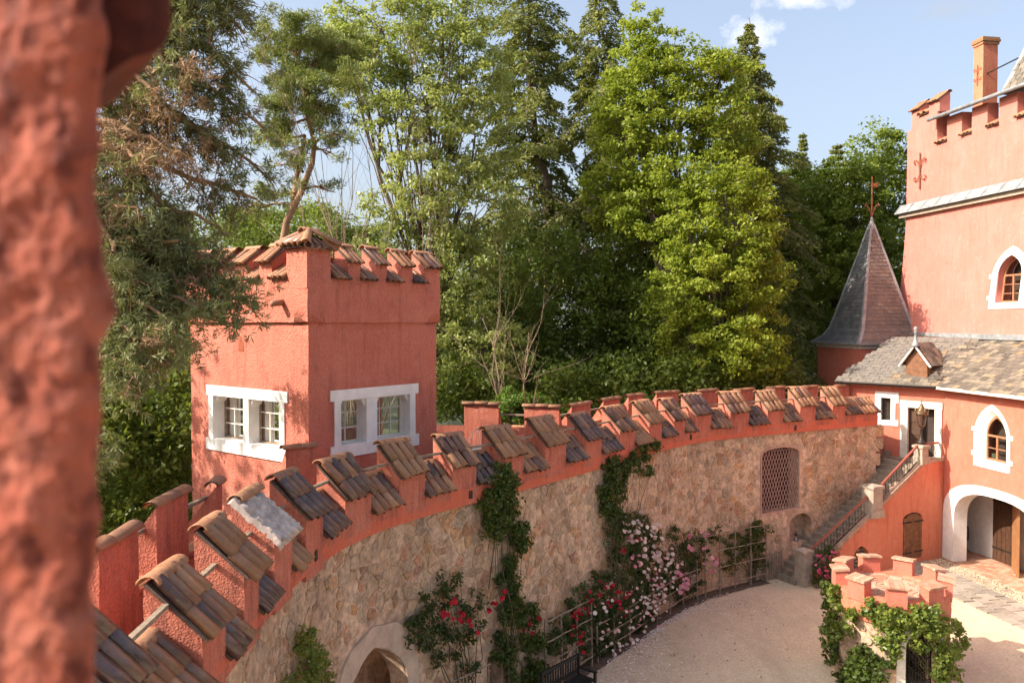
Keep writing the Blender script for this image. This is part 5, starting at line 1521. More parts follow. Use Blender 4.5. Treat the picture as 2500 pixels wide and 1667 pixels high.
trellis('wall_trellis', 1445, 1690, 1420, 'wooden trellis low before the white and pink climbing roses', 8, 3, 1.1)
trellis('wall_trellis', 1712, 1862, 1330, 'open wooden trellis with young climbers next to the picket gate', 5, 4, 2.1)
# ------------------------------------------------------------------ the near pier of the window one looks out of
EDGE = [(-60,262),(0,262),(70,285),(125,272),(179,260),(271,255),(352,256),(423,240),(480,244),(542,255),(650,264),(720,286),(762,292),(802,272),(842,249),(920,250),(1008,252),(1090,242),(1169,236),(1230,240),(1286,247),(1378,236),(1471,216),(1532,230),(1600,226),(1667,222),(1750,226)]
D0 = 0.85
pr = thing('window_pier', (-0.6, 1.0, 7.5), 'rough red plastered pier out of focus at the near edge of the view', 'pier')
col = MB()
zs = np.linspace(8.72, 9.68, 120); nx = 46
vs = []
xs_e = [e[1] for e in EDGE]; ys_e = [e[0] for e in EDGE]
for z in zs:
    py = 785 - (z-EYE)/D0*FPX
    xe = (np.interp(py, ys_e, xs_e)-1250)/FPX*D0
    # cross-section: back of the reveal, round arris, then the face to the left
    sec = [(xe-0.42, D0+0.5), (xe-0.22, D0+0.3), (xe-0.10, D0+0.15), (xe-0.032, D0+0.055), (xe-0.018, D0+0.03), (xe-0.012, D0+0.012), (xe-0.02, D0)]
    sec += [(xe-0.04-0.012*k, D0) for k in range(1, nx)]
    for x, y in sec:
        p = Vector((x, y, z)); k = noise.fractal(Vector((x*26, y*26, z*15)), 1.0, 2.0, 3)
        vs.append(p + Vector((0.003*k, -0.0085*k - 0.004*noise.noise(Vector((x*70, 3, z*50))), 0)))
m_ = 7 + nx - 1
col.add(vs, [(r*m_+k, r*m_+k+1, (r+1)*m_+k+1, (r+1)*m_+k) for r in range(len(zs)-1) for k in range(m_-1)])
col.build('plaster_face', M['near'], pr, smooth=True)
MB().box((-2.2, D0+0.1, 6.5), (1.3, 0, 0), (0, 0.4, 0), (0, 0, 2.3)).build('pier_core', M['near'], pr)
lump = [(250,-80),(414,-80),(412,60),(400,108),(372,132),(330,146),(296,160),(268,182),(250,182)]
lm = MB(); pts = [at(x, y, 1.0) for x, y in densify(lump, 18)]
n_ = len(pts); bk_ = [p + Vector((-0.16, 0.22, 0)) for p in pts]; lm.add(pts + bk_, [tuple(range(n_))] + [(i, (i+1) % n_, n_+(i+1) % n_, n_+i) for i in range(n_)] + [tuple(range(n_, 2*n_))]); lm.rough(0.006, 18).build('lintel_stub', simple('shade_dark_red', (0.10, 0.022, 0.012), 0.9, 0.4, 20, bmp=0.6), pr)  # shade under the overhang put into the stub's dark red base colour
# ------------------------------------------------------------------ vegetation
def unit(a): return a/(np.linalg.norm(a, axis=-1, keepdims=True)+1e-9)

def foliage(rng, centres, radii, per, size, flat_=0.7, up=0.6, outc=None, aspect=0.55):
    """leaves round clump centres: returns C, U, V arrays"""
    k = len(centres)
    idx = np.repeat(np.arange(k), per)
    n = len(idx)
    off = rng.normal(size=(n, 3)); off = unit(off)*(rng.random((n, 1))**0.55)
    off[:, 2] *= flat_
    C = centres[idx] + off*radii[idx][:, None]
    nrm = rng.normal(size=(n, 3))*0.75 + np.array([0, 0, up]) + off*0.55
    if outc is not None: nrm += unit(centres[idx]-outc)*0.35
    nrm = unit(nrm)
    d = unit(np.cross(nrm, rng.normal(size=(n, 3))))
    d[:, 2] -= 0.25; d = unit(d - nrm*np.sum(d*nrm, 1, keepdims=True))
    s = size*(0.65+0.7*rng.random((n, 1)))
    return C, d*s*0.5, np.cross(nrm, d)*s*0.5*aspect

def limb(mb, a, b, r0, r1, rng, sag=0.1, n=5, seg=5):
    a = np.array(a); b = np.array(b); L = np.linalg.norm(b-a)
    pts = []
    for i in range(n+1):
        t = i/n; p = a + (b-a)*t
        p = p + rng.normal(size=3)*L*0.025*math.sin(math.pi*t) + np.array([0, 0, sag*L*math.sin(math.pi*t)])
        pts.append(p)
    mb.tube(pts, [r0+(r1-r0)*i/n for i in range(n+1)], seg, cap=False)
    return pts

def broadleaf(name, label, base, lobes, clumps, per, size, mat, seed, bark='bark', trunk_r=0.28, clump_r=0.75, cat='tree', group='trees beyond the wall', up=0.6, fill=0.3, aspect=0.55, flat_=0.7):
    """lobes: (centre, (rx, ry, rz)); the crown is built from clumps near the lobes' surfaces"""
    rng = np.random.default_rng(seed)
    t = thing(name, base, label, cat, group)
    cs = np.array([tuple(c) for c, r in lobes]); rs = np.array([r for c, r in lobes])
    wgt = (rs[:, 0]*rs[:, 2]); wgt = wgt/wgt.sum()
    which = rng.choice(len(lobes), clumps, p=wgt)
    d = unit(rng.normal(size=(clumps, 3)))
    inner = rng.random(clumps) < fill
    rad = np.where(inner, 0.25+0.5*rng.random(clumps), 0.78+0.3*rng.random(clumps))[:, None]
    cc = cs[which] + d*rs[which]*rad
    # ragged outline
    cc += rng.normal(size=cc.shape)*0.16
    cr = clump_r*(0.55+0.8*rng.random(clumps))
    C, U, V = foliage(rng, cc, cr, per, size, flat_, up, cs.mean(0), aspect)
    quads('crown', C, U, V, mat, t, fold=0.35)
    mb = MB()
    top = cs[np.argmax(cs[:, 2])]
    b = np.array(base); mid = np.array([cs[:, 0].mean(), cs[:, 1].mean(), 0])
    zlo = cs[:, 2].min()
    fork = b + (np.array([mid[0], mid[1], 0]) - np.array([b[0], b[1], 0]))*0.5; fork[2] = b[2] + (zlo-b[2])*0.75
    limb(mb, b, fork, trunk_r, trunk_r*0.75, rng, 0, 6, 7)
    for k in range(len(lobes)):
        pts = limb(mb, fork, cs[k], trunk_r*0.55, trunk_r*0.16, rng, 0.08, 6, 5)
        near = [j for j in np.where(which == k)[0]][:max(6, int(26*wgt[k]*len(lobes)/2))]
        for j in near:
            q = pts[rng.integers(2, len(pts))]
            limb(mb, q, cc[j], trunk_r*0.13, 0.012, rng, 0.05, 4, 4)
    mb.build('trunk', M[bark], t, smooth=True)
    return t

def spruce(name, label, base, height, rmax, seed, mat='needle_spruce', start=0.12, dens=1.0, droop=0.35, group='trees beyond the wall', narrow=1.0, gap=0.0, strip=0.30):
    rng = np.random.default_rng(seed)
    t = thing(name, base, label, 'tree', group)
    b = np.array(base, float)
    mb = MB(); lean = rng.normal(size=2)*0.012*height
    tp_ = b + np.array([lean[0], lean[1], height])
    limb(mb, b, tp_, 0.02*height*0.6+0.08, 0.02, rng, 0, 10, 7)
    Cs, Us, Vs = [], [], []
    z = start*height
    while z < height*0.995:
        f = (z/height-start)/(1-start)
        Lb = rmax*((1-f)**narrow)*0.95*min(1, 0.4+2.4*(1-f)) + 0.15
        nb = int(rng.integers(5, 9))
        a0 = rng.random()*6.28
        for k in range(nb):
            if rng.random() < gap: continue
            a = a0 + k*2*math.pi/nb + rng.normal()*0.2
            L = Lb*(0.45+0.75*rng.random()) if rng.random() < 0.85 else Lb*1.25
            o = b + (tp_-b)*(z/height)
            dirh = np.array([math.cos(a), math.sin(a), 0])
            rise = 0.35*f + 0.12 + rng.normal()*0.12; droop_ = droop*rng.uniform(.6, 1.5)
            n = 7; pts = []
            for i in range(n+1):
                u = i/n
                pts.append(o + dirh*L*u + np.array([0, 0, L*(rise*u - (droop_+rise*0.6)*u*u + 0.16*max(0, u-.75)*2)]))
            mb.tube(pts, [0.014+0.011*L*(1-i/n) for i in range(n+1)], 4, cap=False)
            pts = np.array(pts)
            m = int((36 + 80*L)*dens)
            u = 0.12 + 0.88*rng.random(m)**0.75
            fi = u*n; i0 = np.minimum(fi.astype(int), n-1); fr = (fi-i0)[:, None]
            P = pts[i0]*(1-fr) + pts[i0+1]*fr
            side = np.array([-dirh[1], dirh[0], 0])
            sg = np.where(rng.random(m) < .5, -1, 1)[:, None]
            spread = (0.10 + 0.30*L*(1-0.75*u))[:, None]*rng.random((m, 1))
            hang = rng.random((m, 1))**1.5
            P = P + side*sg*spread + np.array([0, 0, -1.0])*hang*(0.10+0.16*L**0.5)*(0.4+droop*1.3) + rng.normal(size=(m, 3))*0.035
            dd = side*sg*0.7 + dirh*0.65 + rng.normal(size=(m, 3))*0.32
            dd[:, 2] -= (0.15 + 0.9*hang[:, 0])
            dd = unit(dd)
            s = strip*(0.55+0.7*rng.random((m, 1)))*(0.6+0.4*min(1, 3*(1-f)))
            w = unit(np.cross(dd, rng.normal(size=(m, 3))))
            Cs.append(P); Us.append(dd*s*0.5); Vs.append(w*s*0.17)
        z += (0.30 + 0.035*height*0.6*(1-f))*rng.uniform(.7, 1.2)
    C = np.concatenate(Cs); U = np.concatenate(Us); V = np.concatenate(Vs)
    quads('crown', C, U, V, M[mat], t, fold=0.2)
    mb.build('trunk', M['bark'], t, smooth=True)
    return t

def bare(name, label, base, height, spread, seed, stems=4, mat='twig', group='leafless saplings', r0=0.05):
    rng = np.random.default_rng(seed)
    t = thing(name, base, label, 'sapling', group)
    mb = MB()
    def grow(p, d, L, r, depth):
        n = 5; pts = [np.array(p)]
        for i in range(n):
            d = unit(d + rng.normal(size=3)*0.10 + np.array([0, 0, 0.05])); pts.append(pts[-1] + d*L/n)
        mb.tube(pts, [r*(1-0.75*i/n) for i in range(n+1)], 5, cap=False)
        if depth == 0: return
        for k in range(int(rng.integers(4, 7))):
            i = int(rng.integers(1, n+1))
            dd = unit(d + rng.normal(size=3)*0.42 + np.array([0, 0, 0.2]))
            grow(pts[i], dd, L*rng.uniform(.32, .55), r*(0.55*(1-0.5*i/n)), depth-1)
    for s in range(stems):
        a = rng.random()*6.28
        grow(np.array(base) + np.array([math.cos(a), math.sin(a), 0])*spread*0.12, unit(np.array([math.cos(a)*spread/height, math.sin(a)*spread/height, 1.0])), height*rng.uniform(.7, 1), r0, 2)
    mb.build('branches', M[mat], t, smooth=True)
    return t

def L_(px, py, d, rx, ry, rz):       # lobe: position by view, radii in view units (hundreds of px) at that distance
    k = d/FPX
    return (at(px, py, d), (rx*k, ry*k, rz*k))

G0 = -3.2
def foot(px, d): 
    p = at(px, 900, d); return (p.x, p.y, gz(p.x, p.y))

# ash, light grey-green, big
broadleaf('ash_tree', 'tall airy pale green ash tree rising behind the square tower', foot(1030, 36),
          [L_(930,70,36,130,120,120), L_(1080,40,36,120,120,110), L_(1130,170,36,130,120,110), L_(900,200,36,110,110,95), L_(1010,300,35.5,120,110,95), L_(1160,330,36,110,110,110), L_(1010,470,35,115,110,90),
           L_(1150,520,35.5,110,110,120), L_(1000,600,35,110,110,80), L_(1120,700,35,120,110,130), L_(1180,860,35,120,110,120), L_(1060,830,36,100,100,120), L_(860,120,36,75,90,70)],
          880, 78, 0.17, M['leaf_ash'], 11, trunk_r=0.26, clump_r=0.6, fill=0.2, flat_=0.55)
spruce('spruce_tree', 'tall dark spruce between the pale ash and the yellow maple, top leaning to the ash', foot(1285, 43), 33.5, 5.4, 21, dens=1.1, droop=0.5, narrow=0.62, gap=0.22, start=0.2)
spruce('spruce_tree', 'slender tall spruce with bare trunk showing, just behind the yellow maple crown', foot(1480, 42), 29.5, 4.0, 22, dens=1.05, droop=0.55, narrow=0.6, gap=0.34, start=0.2)
broadleaf('maple_tree', 'tall yellow green maple lit by the sun in the middle of the wood', foot(1640, 37),
          [L_(1590,95,37,55,60,75), L_(1570,190,37,80,80,80), L_(1680,180,37,90,90,70), L_(1760,190,37.5,65,80,70), L_(1620,290,36.5,110,100,85), L_(1760,310,37,80,90,95), L_(1560,380,37,90,90,95),
           L_(1680,420,36,110,100,90), L_(1590,520,36.5,90,90,90), L_(1510,300,37.5,60,80,90), L_(1500,470,38,70,80,90)],
          620, 80, 0.18, M['leaf_maple'], 12, trunk_r=0.24, clump_r=0.6, fill=0.15, flat_=0.55)
spruce('spruce_tree', 'pointed spruce at the bright edge of the wood beside the yellow maple', foot(1815, 42), 26.2, 5.2, 23, dens=1.1, droop=0.45, narrow=0.7, gap=0.15, start=0.2)
broadleaf('hornbeam_tree', 'broad yellow green tree bulging low over the wall near the spire turret', foot(1760, 34.5),
          [L_(1770,465,35,90,90,60), L_(1680,555,34.5,80,90,80), L_(1805,555,34.5,90,90,95), L_(1740,670,34,100,90,95), L_(1830,690,34.5,75,90,100), L_(1655,720,34.5,70,80,90), L_(1780,830,34,95,90,90), L_(1845,850,34.5,60,80,90), L_(1680,860,34.5,80,90,80)],
          600, 76, 0.165, M['leaf_maple'], 13, trunk_r=0.22, clump_r=0.5, fill=0.2, flat_=0.55)
spruce('spruce_tree', 'small dark fir top standing alone between the maple wood and the turret', foot(1942, 50), 23.5, 3.2, 24, dens=1.1, droop=0.1, narrow=0.9, start=0.15)
spruce('spruce_tree', 'flat topped silver fir just before the keep wall', foot(2035, 50), 23.0, 4.2, 25, dens=1.3, droop=0.05, narrow=0.55, start=0.15)
broadleaf('maple_tree', 'rounded bright green maple pressed against the keep corner', foot(2150, 46),
          [L_(2150,390,46,80,80,70), L_(2190,480,46,70,80,80), L_(2110,470,45,70,80,75), L_(2130,590,44.5,80,80,80), L_(2190,640,46,70,80,80), L_(2050,540,44.5,80,70,80), L_(2010,640,44,90,80,90), L_(1980,500,45,75,70,80), L_(1920,560,44,70,70,90), L_(2060,440,45,60,70,60), L_(1930,440,46,60,70,60)],
          560, 80, 0.20, M['leaf_green'], 14, trunk_r=0.22, clump_r=0.65)
# dark wood under the tall crowns
rngw = np.random.default_rng(77)
def wood(name, label, boxes, n, per, size, mat, seed, clump=0.9):
    rng = np.random.default_rng(seed)
    cs = []
    for (x0, x1, y0, y1, d0, d1), m in boxes:
        for _ in range(m):
            p = at(rng.uniform(x0, x1), y0 + (y1-y0)*rng.random()**0.9, rng.uniform(d0, d1)); cs.append(tuple(p))
    cs = np.array(cs)
    C, U, V = foliage(rng, cs, clump*(0.5+0.8*rng.random(len(cs))), per, size, 0.75, 0.55)
    o = quads(name, C, U, V, mat, None, fold=0.35)
    tag(o, label, None, None, 'stuff')
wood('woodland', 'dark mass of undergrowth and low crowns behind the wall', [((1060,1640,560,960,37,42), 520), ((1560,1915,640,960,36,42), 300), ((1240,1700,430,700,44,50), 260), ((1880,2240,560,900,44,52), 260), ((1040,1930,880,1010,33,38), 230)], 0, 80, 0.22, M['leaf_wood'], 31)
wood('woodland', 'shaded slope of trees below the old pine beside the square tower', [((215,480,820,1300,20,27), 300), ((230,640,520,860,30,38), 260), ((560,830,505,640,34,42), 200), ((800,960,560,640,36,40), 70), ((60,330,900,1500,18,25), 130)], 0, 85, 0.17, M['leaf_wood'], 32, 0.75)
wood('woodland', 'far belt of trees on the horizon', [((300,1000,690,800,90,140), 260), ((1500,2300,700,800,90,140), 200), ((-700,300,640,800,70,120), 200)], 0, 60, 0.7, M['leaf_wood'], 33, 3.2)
# wood carried on out of view to the left, added to shade the slope
def wood_box(name, label, lo, hi, n, per, size, mat, seed, clump):
    rng = np.random.default_rng(seed)
    cs = np.array(lo) + (np.array(hi)-np.array(lo))*rng.random((n, 3))
    C, U, V = foliage(rng, cs, clump*(0.5+0.8*rng.random(n)), per, size, 0.75, 0.55)
    tag(quads(name, C, U, V, mat, None, fold=0.35), label, None, None, 'stuff')
wood_box('woodland', 'unseen dense wood added west of the wall to shade the slope', (-34, 8, -3), (-19, 36, 17), 620, 60, 0.5, M['leaf_wood'], 34, 1.7)
# scots pine with bent orange trunk
def scots():
    rng = np.random.default_rng(41)
    d = 30.0
    t = thing('scots_pine', foot(690, d), 'gnarled pine with bent orange trunk and thin crown left of the pale ash', 'tree', 'trees beyond the wall')
    mb = MB()
    A = [at(x, y, d) for x, y in ((672,900),(690,600),(700,540),(735,470),(762,400),(768,350),(752,290),(745,240),(740,190),(725,140))]
    mb.tube(A, [0.17,0.15,0.135,0.12,0.105,0.09,0.08,0.068,0.05,0.03], 8, cap=False)
    B = [at(x, y, d+dd) for x, y, dd in ((716,510,0),(722,440,.4),(738,380,.6),(745,330,.7))]
    mb.tube(B, [0.13,0.10,0.08,0.05], 6, cap=False)
    cs = []
    def br(p, q, r):
        pts = limb(mb, p, q, r, r*0.25, rng, rng.uniform(-.05, .12), 5, 5)
        for k in range(8):
            e = np.array(pts[int(rng.integers(2, 6))]) + rng.normal(size=3)*np.array([.45, .45, .25])
            limb(mb, pts[int(rng.integers(2, 5))], e, 0.02, 0.008, rng, 0, 3, 4); cs.append(e)
        cs.append(np.array(q))
    for (x, y), (x2, y2) in (((725,140),(690,120)),((725,140),(760,90)),((735,170),(800,130)),((740,190),(680,190)),((742,210),(820,200)),((745,240),(670,250)),((748,260),(815,280)),((752,290),(680,310)),
                             ((762,360),(820,380)),((765,340),(690,380)),((740,420),(660,410)),((720,470),(640,470)),((735,460),(820,470)),((745,330),(640,340)),((768,350),(840,330)),((725,140),(715,60)),((715,500),(620,520)),((740,180),(850,110))):
        br(at(x, y, d), at(x2, y2, d + rng.uniform(-1.5, 1.5)), 0.06)
    cs = np.array(cs)
    up = cs[cs[:, 2] > at(700, 330, d).z]
    lo = cs[cs[:, 2] <= at(700, 330, d).z]
    use = np.concatenate([up, up + rng.normal(size=up.shape)*0.3, up + rng.normal(size=up.shape)*0.35, lo[::2]])
    C, U, V = foliage(rng, use, np.full(len(use), 0.40), 120, 0.2, 0.6, 0.3, None, 0.17)
    quads('crown', C, U, V, M['needle_scots'], t)
    mb.build('trunk', M['pinebark'], t, smooth=True)
scots()
for k, (px, d, top, lb) in enumerate(((790, 31, 330, 'leafless sapling right beside the bent pine trunk'), (840, 32, 330, 'leafless sapling in the gap between the bent pine and the ash'), (895, 33, 380, 'leafless sapling close to the pale ash'), (865, 31, 420, 'short leafless sapling in front of the taller bare ones'))):
    f = foot(px, d); zt = at(px, top, d).z
    bare('bare_sapling', lb, f, zt-f[2], 1.1, 50+k, 3, r0=0.05)
f = foot(1262, 30)
bare('dead_shrub', 'pale leafless shrub standing before the dark wood above the wall walk', (at(1262,900,29.5).x, 29.5, 4.0), at(1262,725,29.5).z-4.0, 1.6, 61, 4, group='leafless saplings', r0=0.04)
broadleaf('round_shrub', 'fresh green rounded shrub peeping over the wall walk parapet', (at(1258,985,28.5).x, 28.5, 2.0), [L_(1258,985,28.5,52,50,30), L_(1235,1000,28.5,40,40,25), L_(1290,1000,28.5,35,40,22)], 90, 90, 0.09, M['leaf_shrub'], 62, trunk_r=0.08, clump_r=0.25, cat='shrub', group='shrubs by the wall')

# old drooping pine at the left, close by
def old_pine():
    rng = np.random.default_rng(91)
    base = (-7.6, 12.4, gz(-7.6, 12.4))
    t = thing('old_pine', base, 'huge old pine with drooping grey green branches and brown dead twigs overhanging the square tower', 'tree', 'trees beyond the wall')
    mb = MB()
    T_ = [np.array((-7.6, 12.4, base[2])), np.array((-7.5, 12.4, 4)), np.array((-7.3, 12.4, 9)), np.array((-7.0, 12.3, 13)), np.array((-6.8, 12.3, 16)), np.array((-6.6, 12.3, 18.5))]
    mb.tube(T_, [0.42, 0.38, 0.32, 0.24, 0.15, 0.05], 9, cap=False)
    tuft, dead = [], []
    def trunk_at(z):
        for i in range(len(T_)-1):
            if T_[i][2] <= z <= T_[i+1][2]:
                u = (z-T_[i][2])/(T_[i+1][2]-T_[i][2]); return T_[i]*(1-u)+T_[i+1]*u
        return T_[-1]
    def bough(z, end, sag, deadp=0.1, dens=1.0):
        p = trunk_at(z); end = np.array(end); L = np.linalg.norm(end-p)
        n = 10; pts = []
        for i in range(n+1):
            u = i/n; q = p + (end-p)*u; q = q + np.array([0, 0, 0.10*L*math.sin(math.pi*u)]) + rng.normal(size=3)*0.05*min(1, u*2)
            pts.append(q)
        mb.tube(pts, [0.07*(1-u/n*0.85)+0.012 for u in range(n+1)], 6, cap=False)
        for k in range(int(L*9*dens)):
            u = rng.uniform(0.22, 1.0); i = min(n-1, int(u*n)); q = pts[i] + (pts[i+1]-pts[i])*(u*n-i)
            l2 = rng.uniform(.35, 1.15)*(1.15-0.6*u)*min(1.3, L/3.5)
            dd = unit(unit(end-p)*0.6 + rng.normal(size=3)*0.7 + np.array([0, 0, -sag]))
            e = q + dd*l2 + np.array([0, 0, -sag*0.35*l2])
            sp = limb(mb, q, e, 0.014, 0.005, rng, 0.08, 3, 3)
            isdead = rng.random() < deadp
            for m in range(int(4+l2*9)):
                w = rng.random()**0.7
                pt = q + (e-q)*w + rng.normal(size=3)*0.11
                (dead if isdead else tuft).append((pt, unit(dd + rng.normal(size=3)*0.45)))
    P_ = lambda x, y, d: np.array(at(x, y, d*0.8))
    for z, end, sag, dp, dn in (
        (20, P_(560, 20, 15.5), .3, .02, 1.2), (19, P_(500, -30, 15), .3, .02, 1.3), (18.5, P_(590, 90, 15.6), .3, .02, 1.1), (17.5, P_(530, 130, 15.2), .5, .05, 1.3), (17, P_(440, 90, 15), .5, .1, 1.3), (16, P_(600, 220, 15.6), .5, .1, 1.3), (15.6, P_(480, 230, 14.8), .7, .5, 1.3),
        (15, P_(630, 320, 15.8), .6, .2, 1.3), (14.6, P_(400, 260, 14.5), .8, .7, 1.4), (14, P_(560, 380, 15.4), .8, .5, 1.4), (13.4, P_(655, 430, 16), .6, .25, 1.2), (13, P_(470, 400, 14.8), .9, .7, 1.4), (12.4, P_(620, 500, 16), .7, .15, 1.1), (12.2, P_(360, 380, 14.2), .9, .6, 1.3),
        (11.6, P_(520, 540, 15.2), .9, .2, 1.3), (11.4, P_(330, 520, 14), .8, .3, 1.2), (10.8, P_(440, 600, 14.6), 1.0, .15, 1.3), (10.6, P_(540, 640, 15), .8, .08, 1.3), (10.4, P_(600, 740, 15), .5, .02, 1.5), (10, P_(480, 740, 14.4), .8, .05, 1.6), (10, P_(545, 700, 15), .5, .03, 1.4), (9.6, P_(410, 780, 14), .9, .05, 1.6), (9.2, P_(340, 820, 13.6), .8, .08, 1.5), (8.8, P_(440, 860, 14), .8, .05, 1.3),
        (10.6, P_(330, 680, 14), .7, .1, 1.3), (12, P_(300, 640, 13.8), .7, .1, 1.2), (8, P_(330, 900, 13.6), .7, .08, 1.0), (6.5, P_(265, 1080, 13.6), .6, .1, .8),
        (14, (-10.0, 13.5, 12), .5, .1, .8), (17, (-9.3, 11, 15), .4, .05, .8), (12, (-10.2, 10.8, 10), .5, .1, .8), (13, (-7.4, 9.6, 11.5), .6, .3, .9), (15, (-7.8, 14.8, 14), .4, .1, .8), (11, (-8.4, 15.2, 9.8), .5, .1, .9), (11.5, (-7.2, 16.4, 9.4), .6, .05, 1.4), (11, (-6.8, 16.6, 8.9), .7, .05, 1.2)):
        z = 9.2 + (z-9.2)*0.8
        bough(z, end, sag, dp, dn)
    for lst, mat, nm, ln, per in ((tuft, 'needle_pine', 'crown', 0.13, 19), (dead, 'needle_dead', 'dead_needles', 0.15, 13)):
        Pp = np.array([a for a, b in lst]); D = np.array([b for a, b in lst])
        idx = np.repeat(np.arange(len(Pp)), per); n = len(idx)
        dd = unit(D[idx]*0.8 + rng.normal(size=(n, 3))*0.62)
        s = ln*(0.6+0.6*rng.random((n, 1)))
        C = Pp[idx] + dd*s*0.5 + rng.normal(size=(n, 3))*0.03
        W = unit(np.cross(dd, rng.normal(size=(n, 3))))
        quads(nm, C, dd*s*0.5, W*0.0075*(1.25 if nm == 'crown' else 1), M[mat], t)
        print(nm, n)
    mb.build('trunk', M['pinebark'], t, smooth=True)
old_pine()

# ------------------------------------------------------------------ roses and creepers on the wall
BL = {}
def bloom_mesh(name, mat):
    mb = MB(); rng = random.Random(4)
    for ring_, (n, r, h, tilt) in enumerate(((5, 1.0, 0.0, 0.35), (5, 0.8, 0.22, 0.8), (4, 0.5, 0.4, 1.3), (3, 0.25, 0.5, 1.8))):
        for k in range(n):
            a = 2*math.pi*(k+0.5*ring_)/n + rng.uniform(-.1, .1); e = Vector((math.cos(a), math.sin(a), 0)); f = Vector((-e.y, e.x, 0))
            w = r*0.75
            c = Vector((0, 0, h*0.6))
            mb.add([c + e*0.05 - f*w*.3, c + e*0.05 + f*w*.3, c + e*r*.75 + f*w*.75 + Z*(r*.3*tilt), c + e*r + Z*(r*.42*tilt), c + e*r*.75 - f*w*.75 + Z*(r*.3*tilt)], [(0,1,2,3,4)])
    return mb.mesh(name, mat, smooth=True)
for k in ('white_rose', 'red_rose', 'pink_rose', 'magenta_rose'): BL[k] = bloom_mesh(k+'_bloom', M[k])

def climber(name, label, blobs, leafmat, size, per, seed, blooms=(), cat='climbing rose', group=None, place=None, stems=True, aspect=0.62, clump=0.16, root=None):
    """blobs: (px, py, radius px, n clumps); blooms: (kind, px, py, spread px, count, radius m)"""
    rng = np.random.default_rng(seed)
    def on_wall(px, py, n):
        s, z = wall_px(px, py); return np.array(cpt(s, n, z))
    place = place or on_wall
    cs, k_ = [], []
    for px, py, r, n in blobs:
        for _ in range(n):
            a = rng.random()*6.28; q = r*math.sqrt(rng.random())
            cs.append(place(px + q*math.cos(a), py + q*math.sin(a), 0.03 + 0.30*rng.random()*(1-q/r*0.7)))
    cs = np.array(cs)
    c0 = cs.mean(0)
    t = thing(name, (c0[0], c0[1], max(0.0, cs[:, 2].min())), label, cat, group)
    C, U, V = foliage(rng, cs, clump*(0.6+0.7*rng.random(len(cs))), per, size, 0.9, 0.35, None, aspect)
    C[:, 1] -= 0.0
    quads('foliage', C, U, V, leafmat, t, fold=0.3)
    if stems:
        mb = MB()
        order = sorted(range(len(cs)), key=lambda i: cs[i][2])
        rt = np.array(root) if root is not None else np.array((cs[order[0]][0], cs[order[0]][1], 0.0))
        for i in range(0, len(cs), max(1, len(cs)//14)):
            limb(mb, rt, cs[i], 0.016, 0.005, rng, 0.06, 6, 4)
        mb.build('stems', M['rosestem'], t, smooth=True)
    for kind, px, py, sp_, n, r in blooms:
        for _ in range(n):
            a = rng.random()*6.28; q = sp_*math.sqrt(rng.random())
            p = Vector(place(px + q*math.cos(a), py + q*math.sin(a), 0.30 + 0.14*rng.random()))
            toc = (Vector((0, 0, EYE)) - p).normalized()
            w = (toc*0.55 + Vector(rng.normal(size=3))*0.5 + Z*0.3).normalized(); u = w.orthogonal().normalized(); v = w.cross(u)
            s = r*rng.uniform(.75, 1.2)
            inst('bloom', BL[kind], t, basis(p, u*s, v*s, w*s))
    return t

climber('virginia_creeper', 'dark green creeper hanging in a thick mat from the red band', [(1215,1170,38,30),(1215,1230,44,44),(1200,1290,30,22),(1250,1290,32,18),(1260,1325,22,14),(1240,1370,18,9),(1238,1420,26,18),(1245,1470,18,9)], M['leaf_vine'], 0.085, 46, 1, cat='creeper', group='creepers on the rubble wall', root=np.array(cpt(s_px(1240,1600), .1, 0)))
climber('virginia_creeper', 'creeper growing over the small dark cellar door with a few red roses', [(1240,1500,22,8),(1285,1500,28,20),(1293,1565,26,22),(1222,1585,34,24),(1300,1630,26,20),(1258,1640,26,12),(1280,1690,30,14)], M['leaf_vine'], 0.09, 38, 2,
        [('red_rose',1260,1520,22,4,.055),('red_rose',1290,1508,8,1,.06),('red_rose',1195,1440,12,2,.06)], cat='creeper', group='creepers on the rubble wall')
climber('virginia_creeper', 'creeper tongue hanging under the band above the white roses, trailing along to the tiles', [(1500,1150,34,40),(1490,1200,30,34),(1482,1245,20,18),(1535,1130,26,18),(1570,1105,20,10),(1588,1085,14,8),(1575,1150,12,6)], M['leaf_vine'], 0.085, 44, 3, cat='creeper', group='creepers on the rubble wall', root=np.array(cpt(s_px(1490,1500), .1, 0)))
climber('climbing_rose', 'dark red climbing rose beside the pointed stone arch', [(1095,1410,24,7),(1060,1455,40,16),(1035,1520,44,16),(1110,1515,44,13),(1005,1550,34,11),(1080,1570,44,14),(1145,1460,38,8),(1140,1540,34,8),(1050,1600,28,7),(1140,1620,22,6)], M['leaf_rose'], 0.075, 30, 4,
        [('red_rose',1078,1460,12,3,.06),('red_rose',1060,1500,14,4,.065),('red_rose',1090,1492,10,2,.06),('red_rose',1170,1475,16,4,.065),('red_rose',1108,1512,18,3,.055),('red_rose',1130,1530,16,2,.055),('pink_rose',1163,1622,6,1,.06)], group='roses on the rubble wall', clump=0.15)
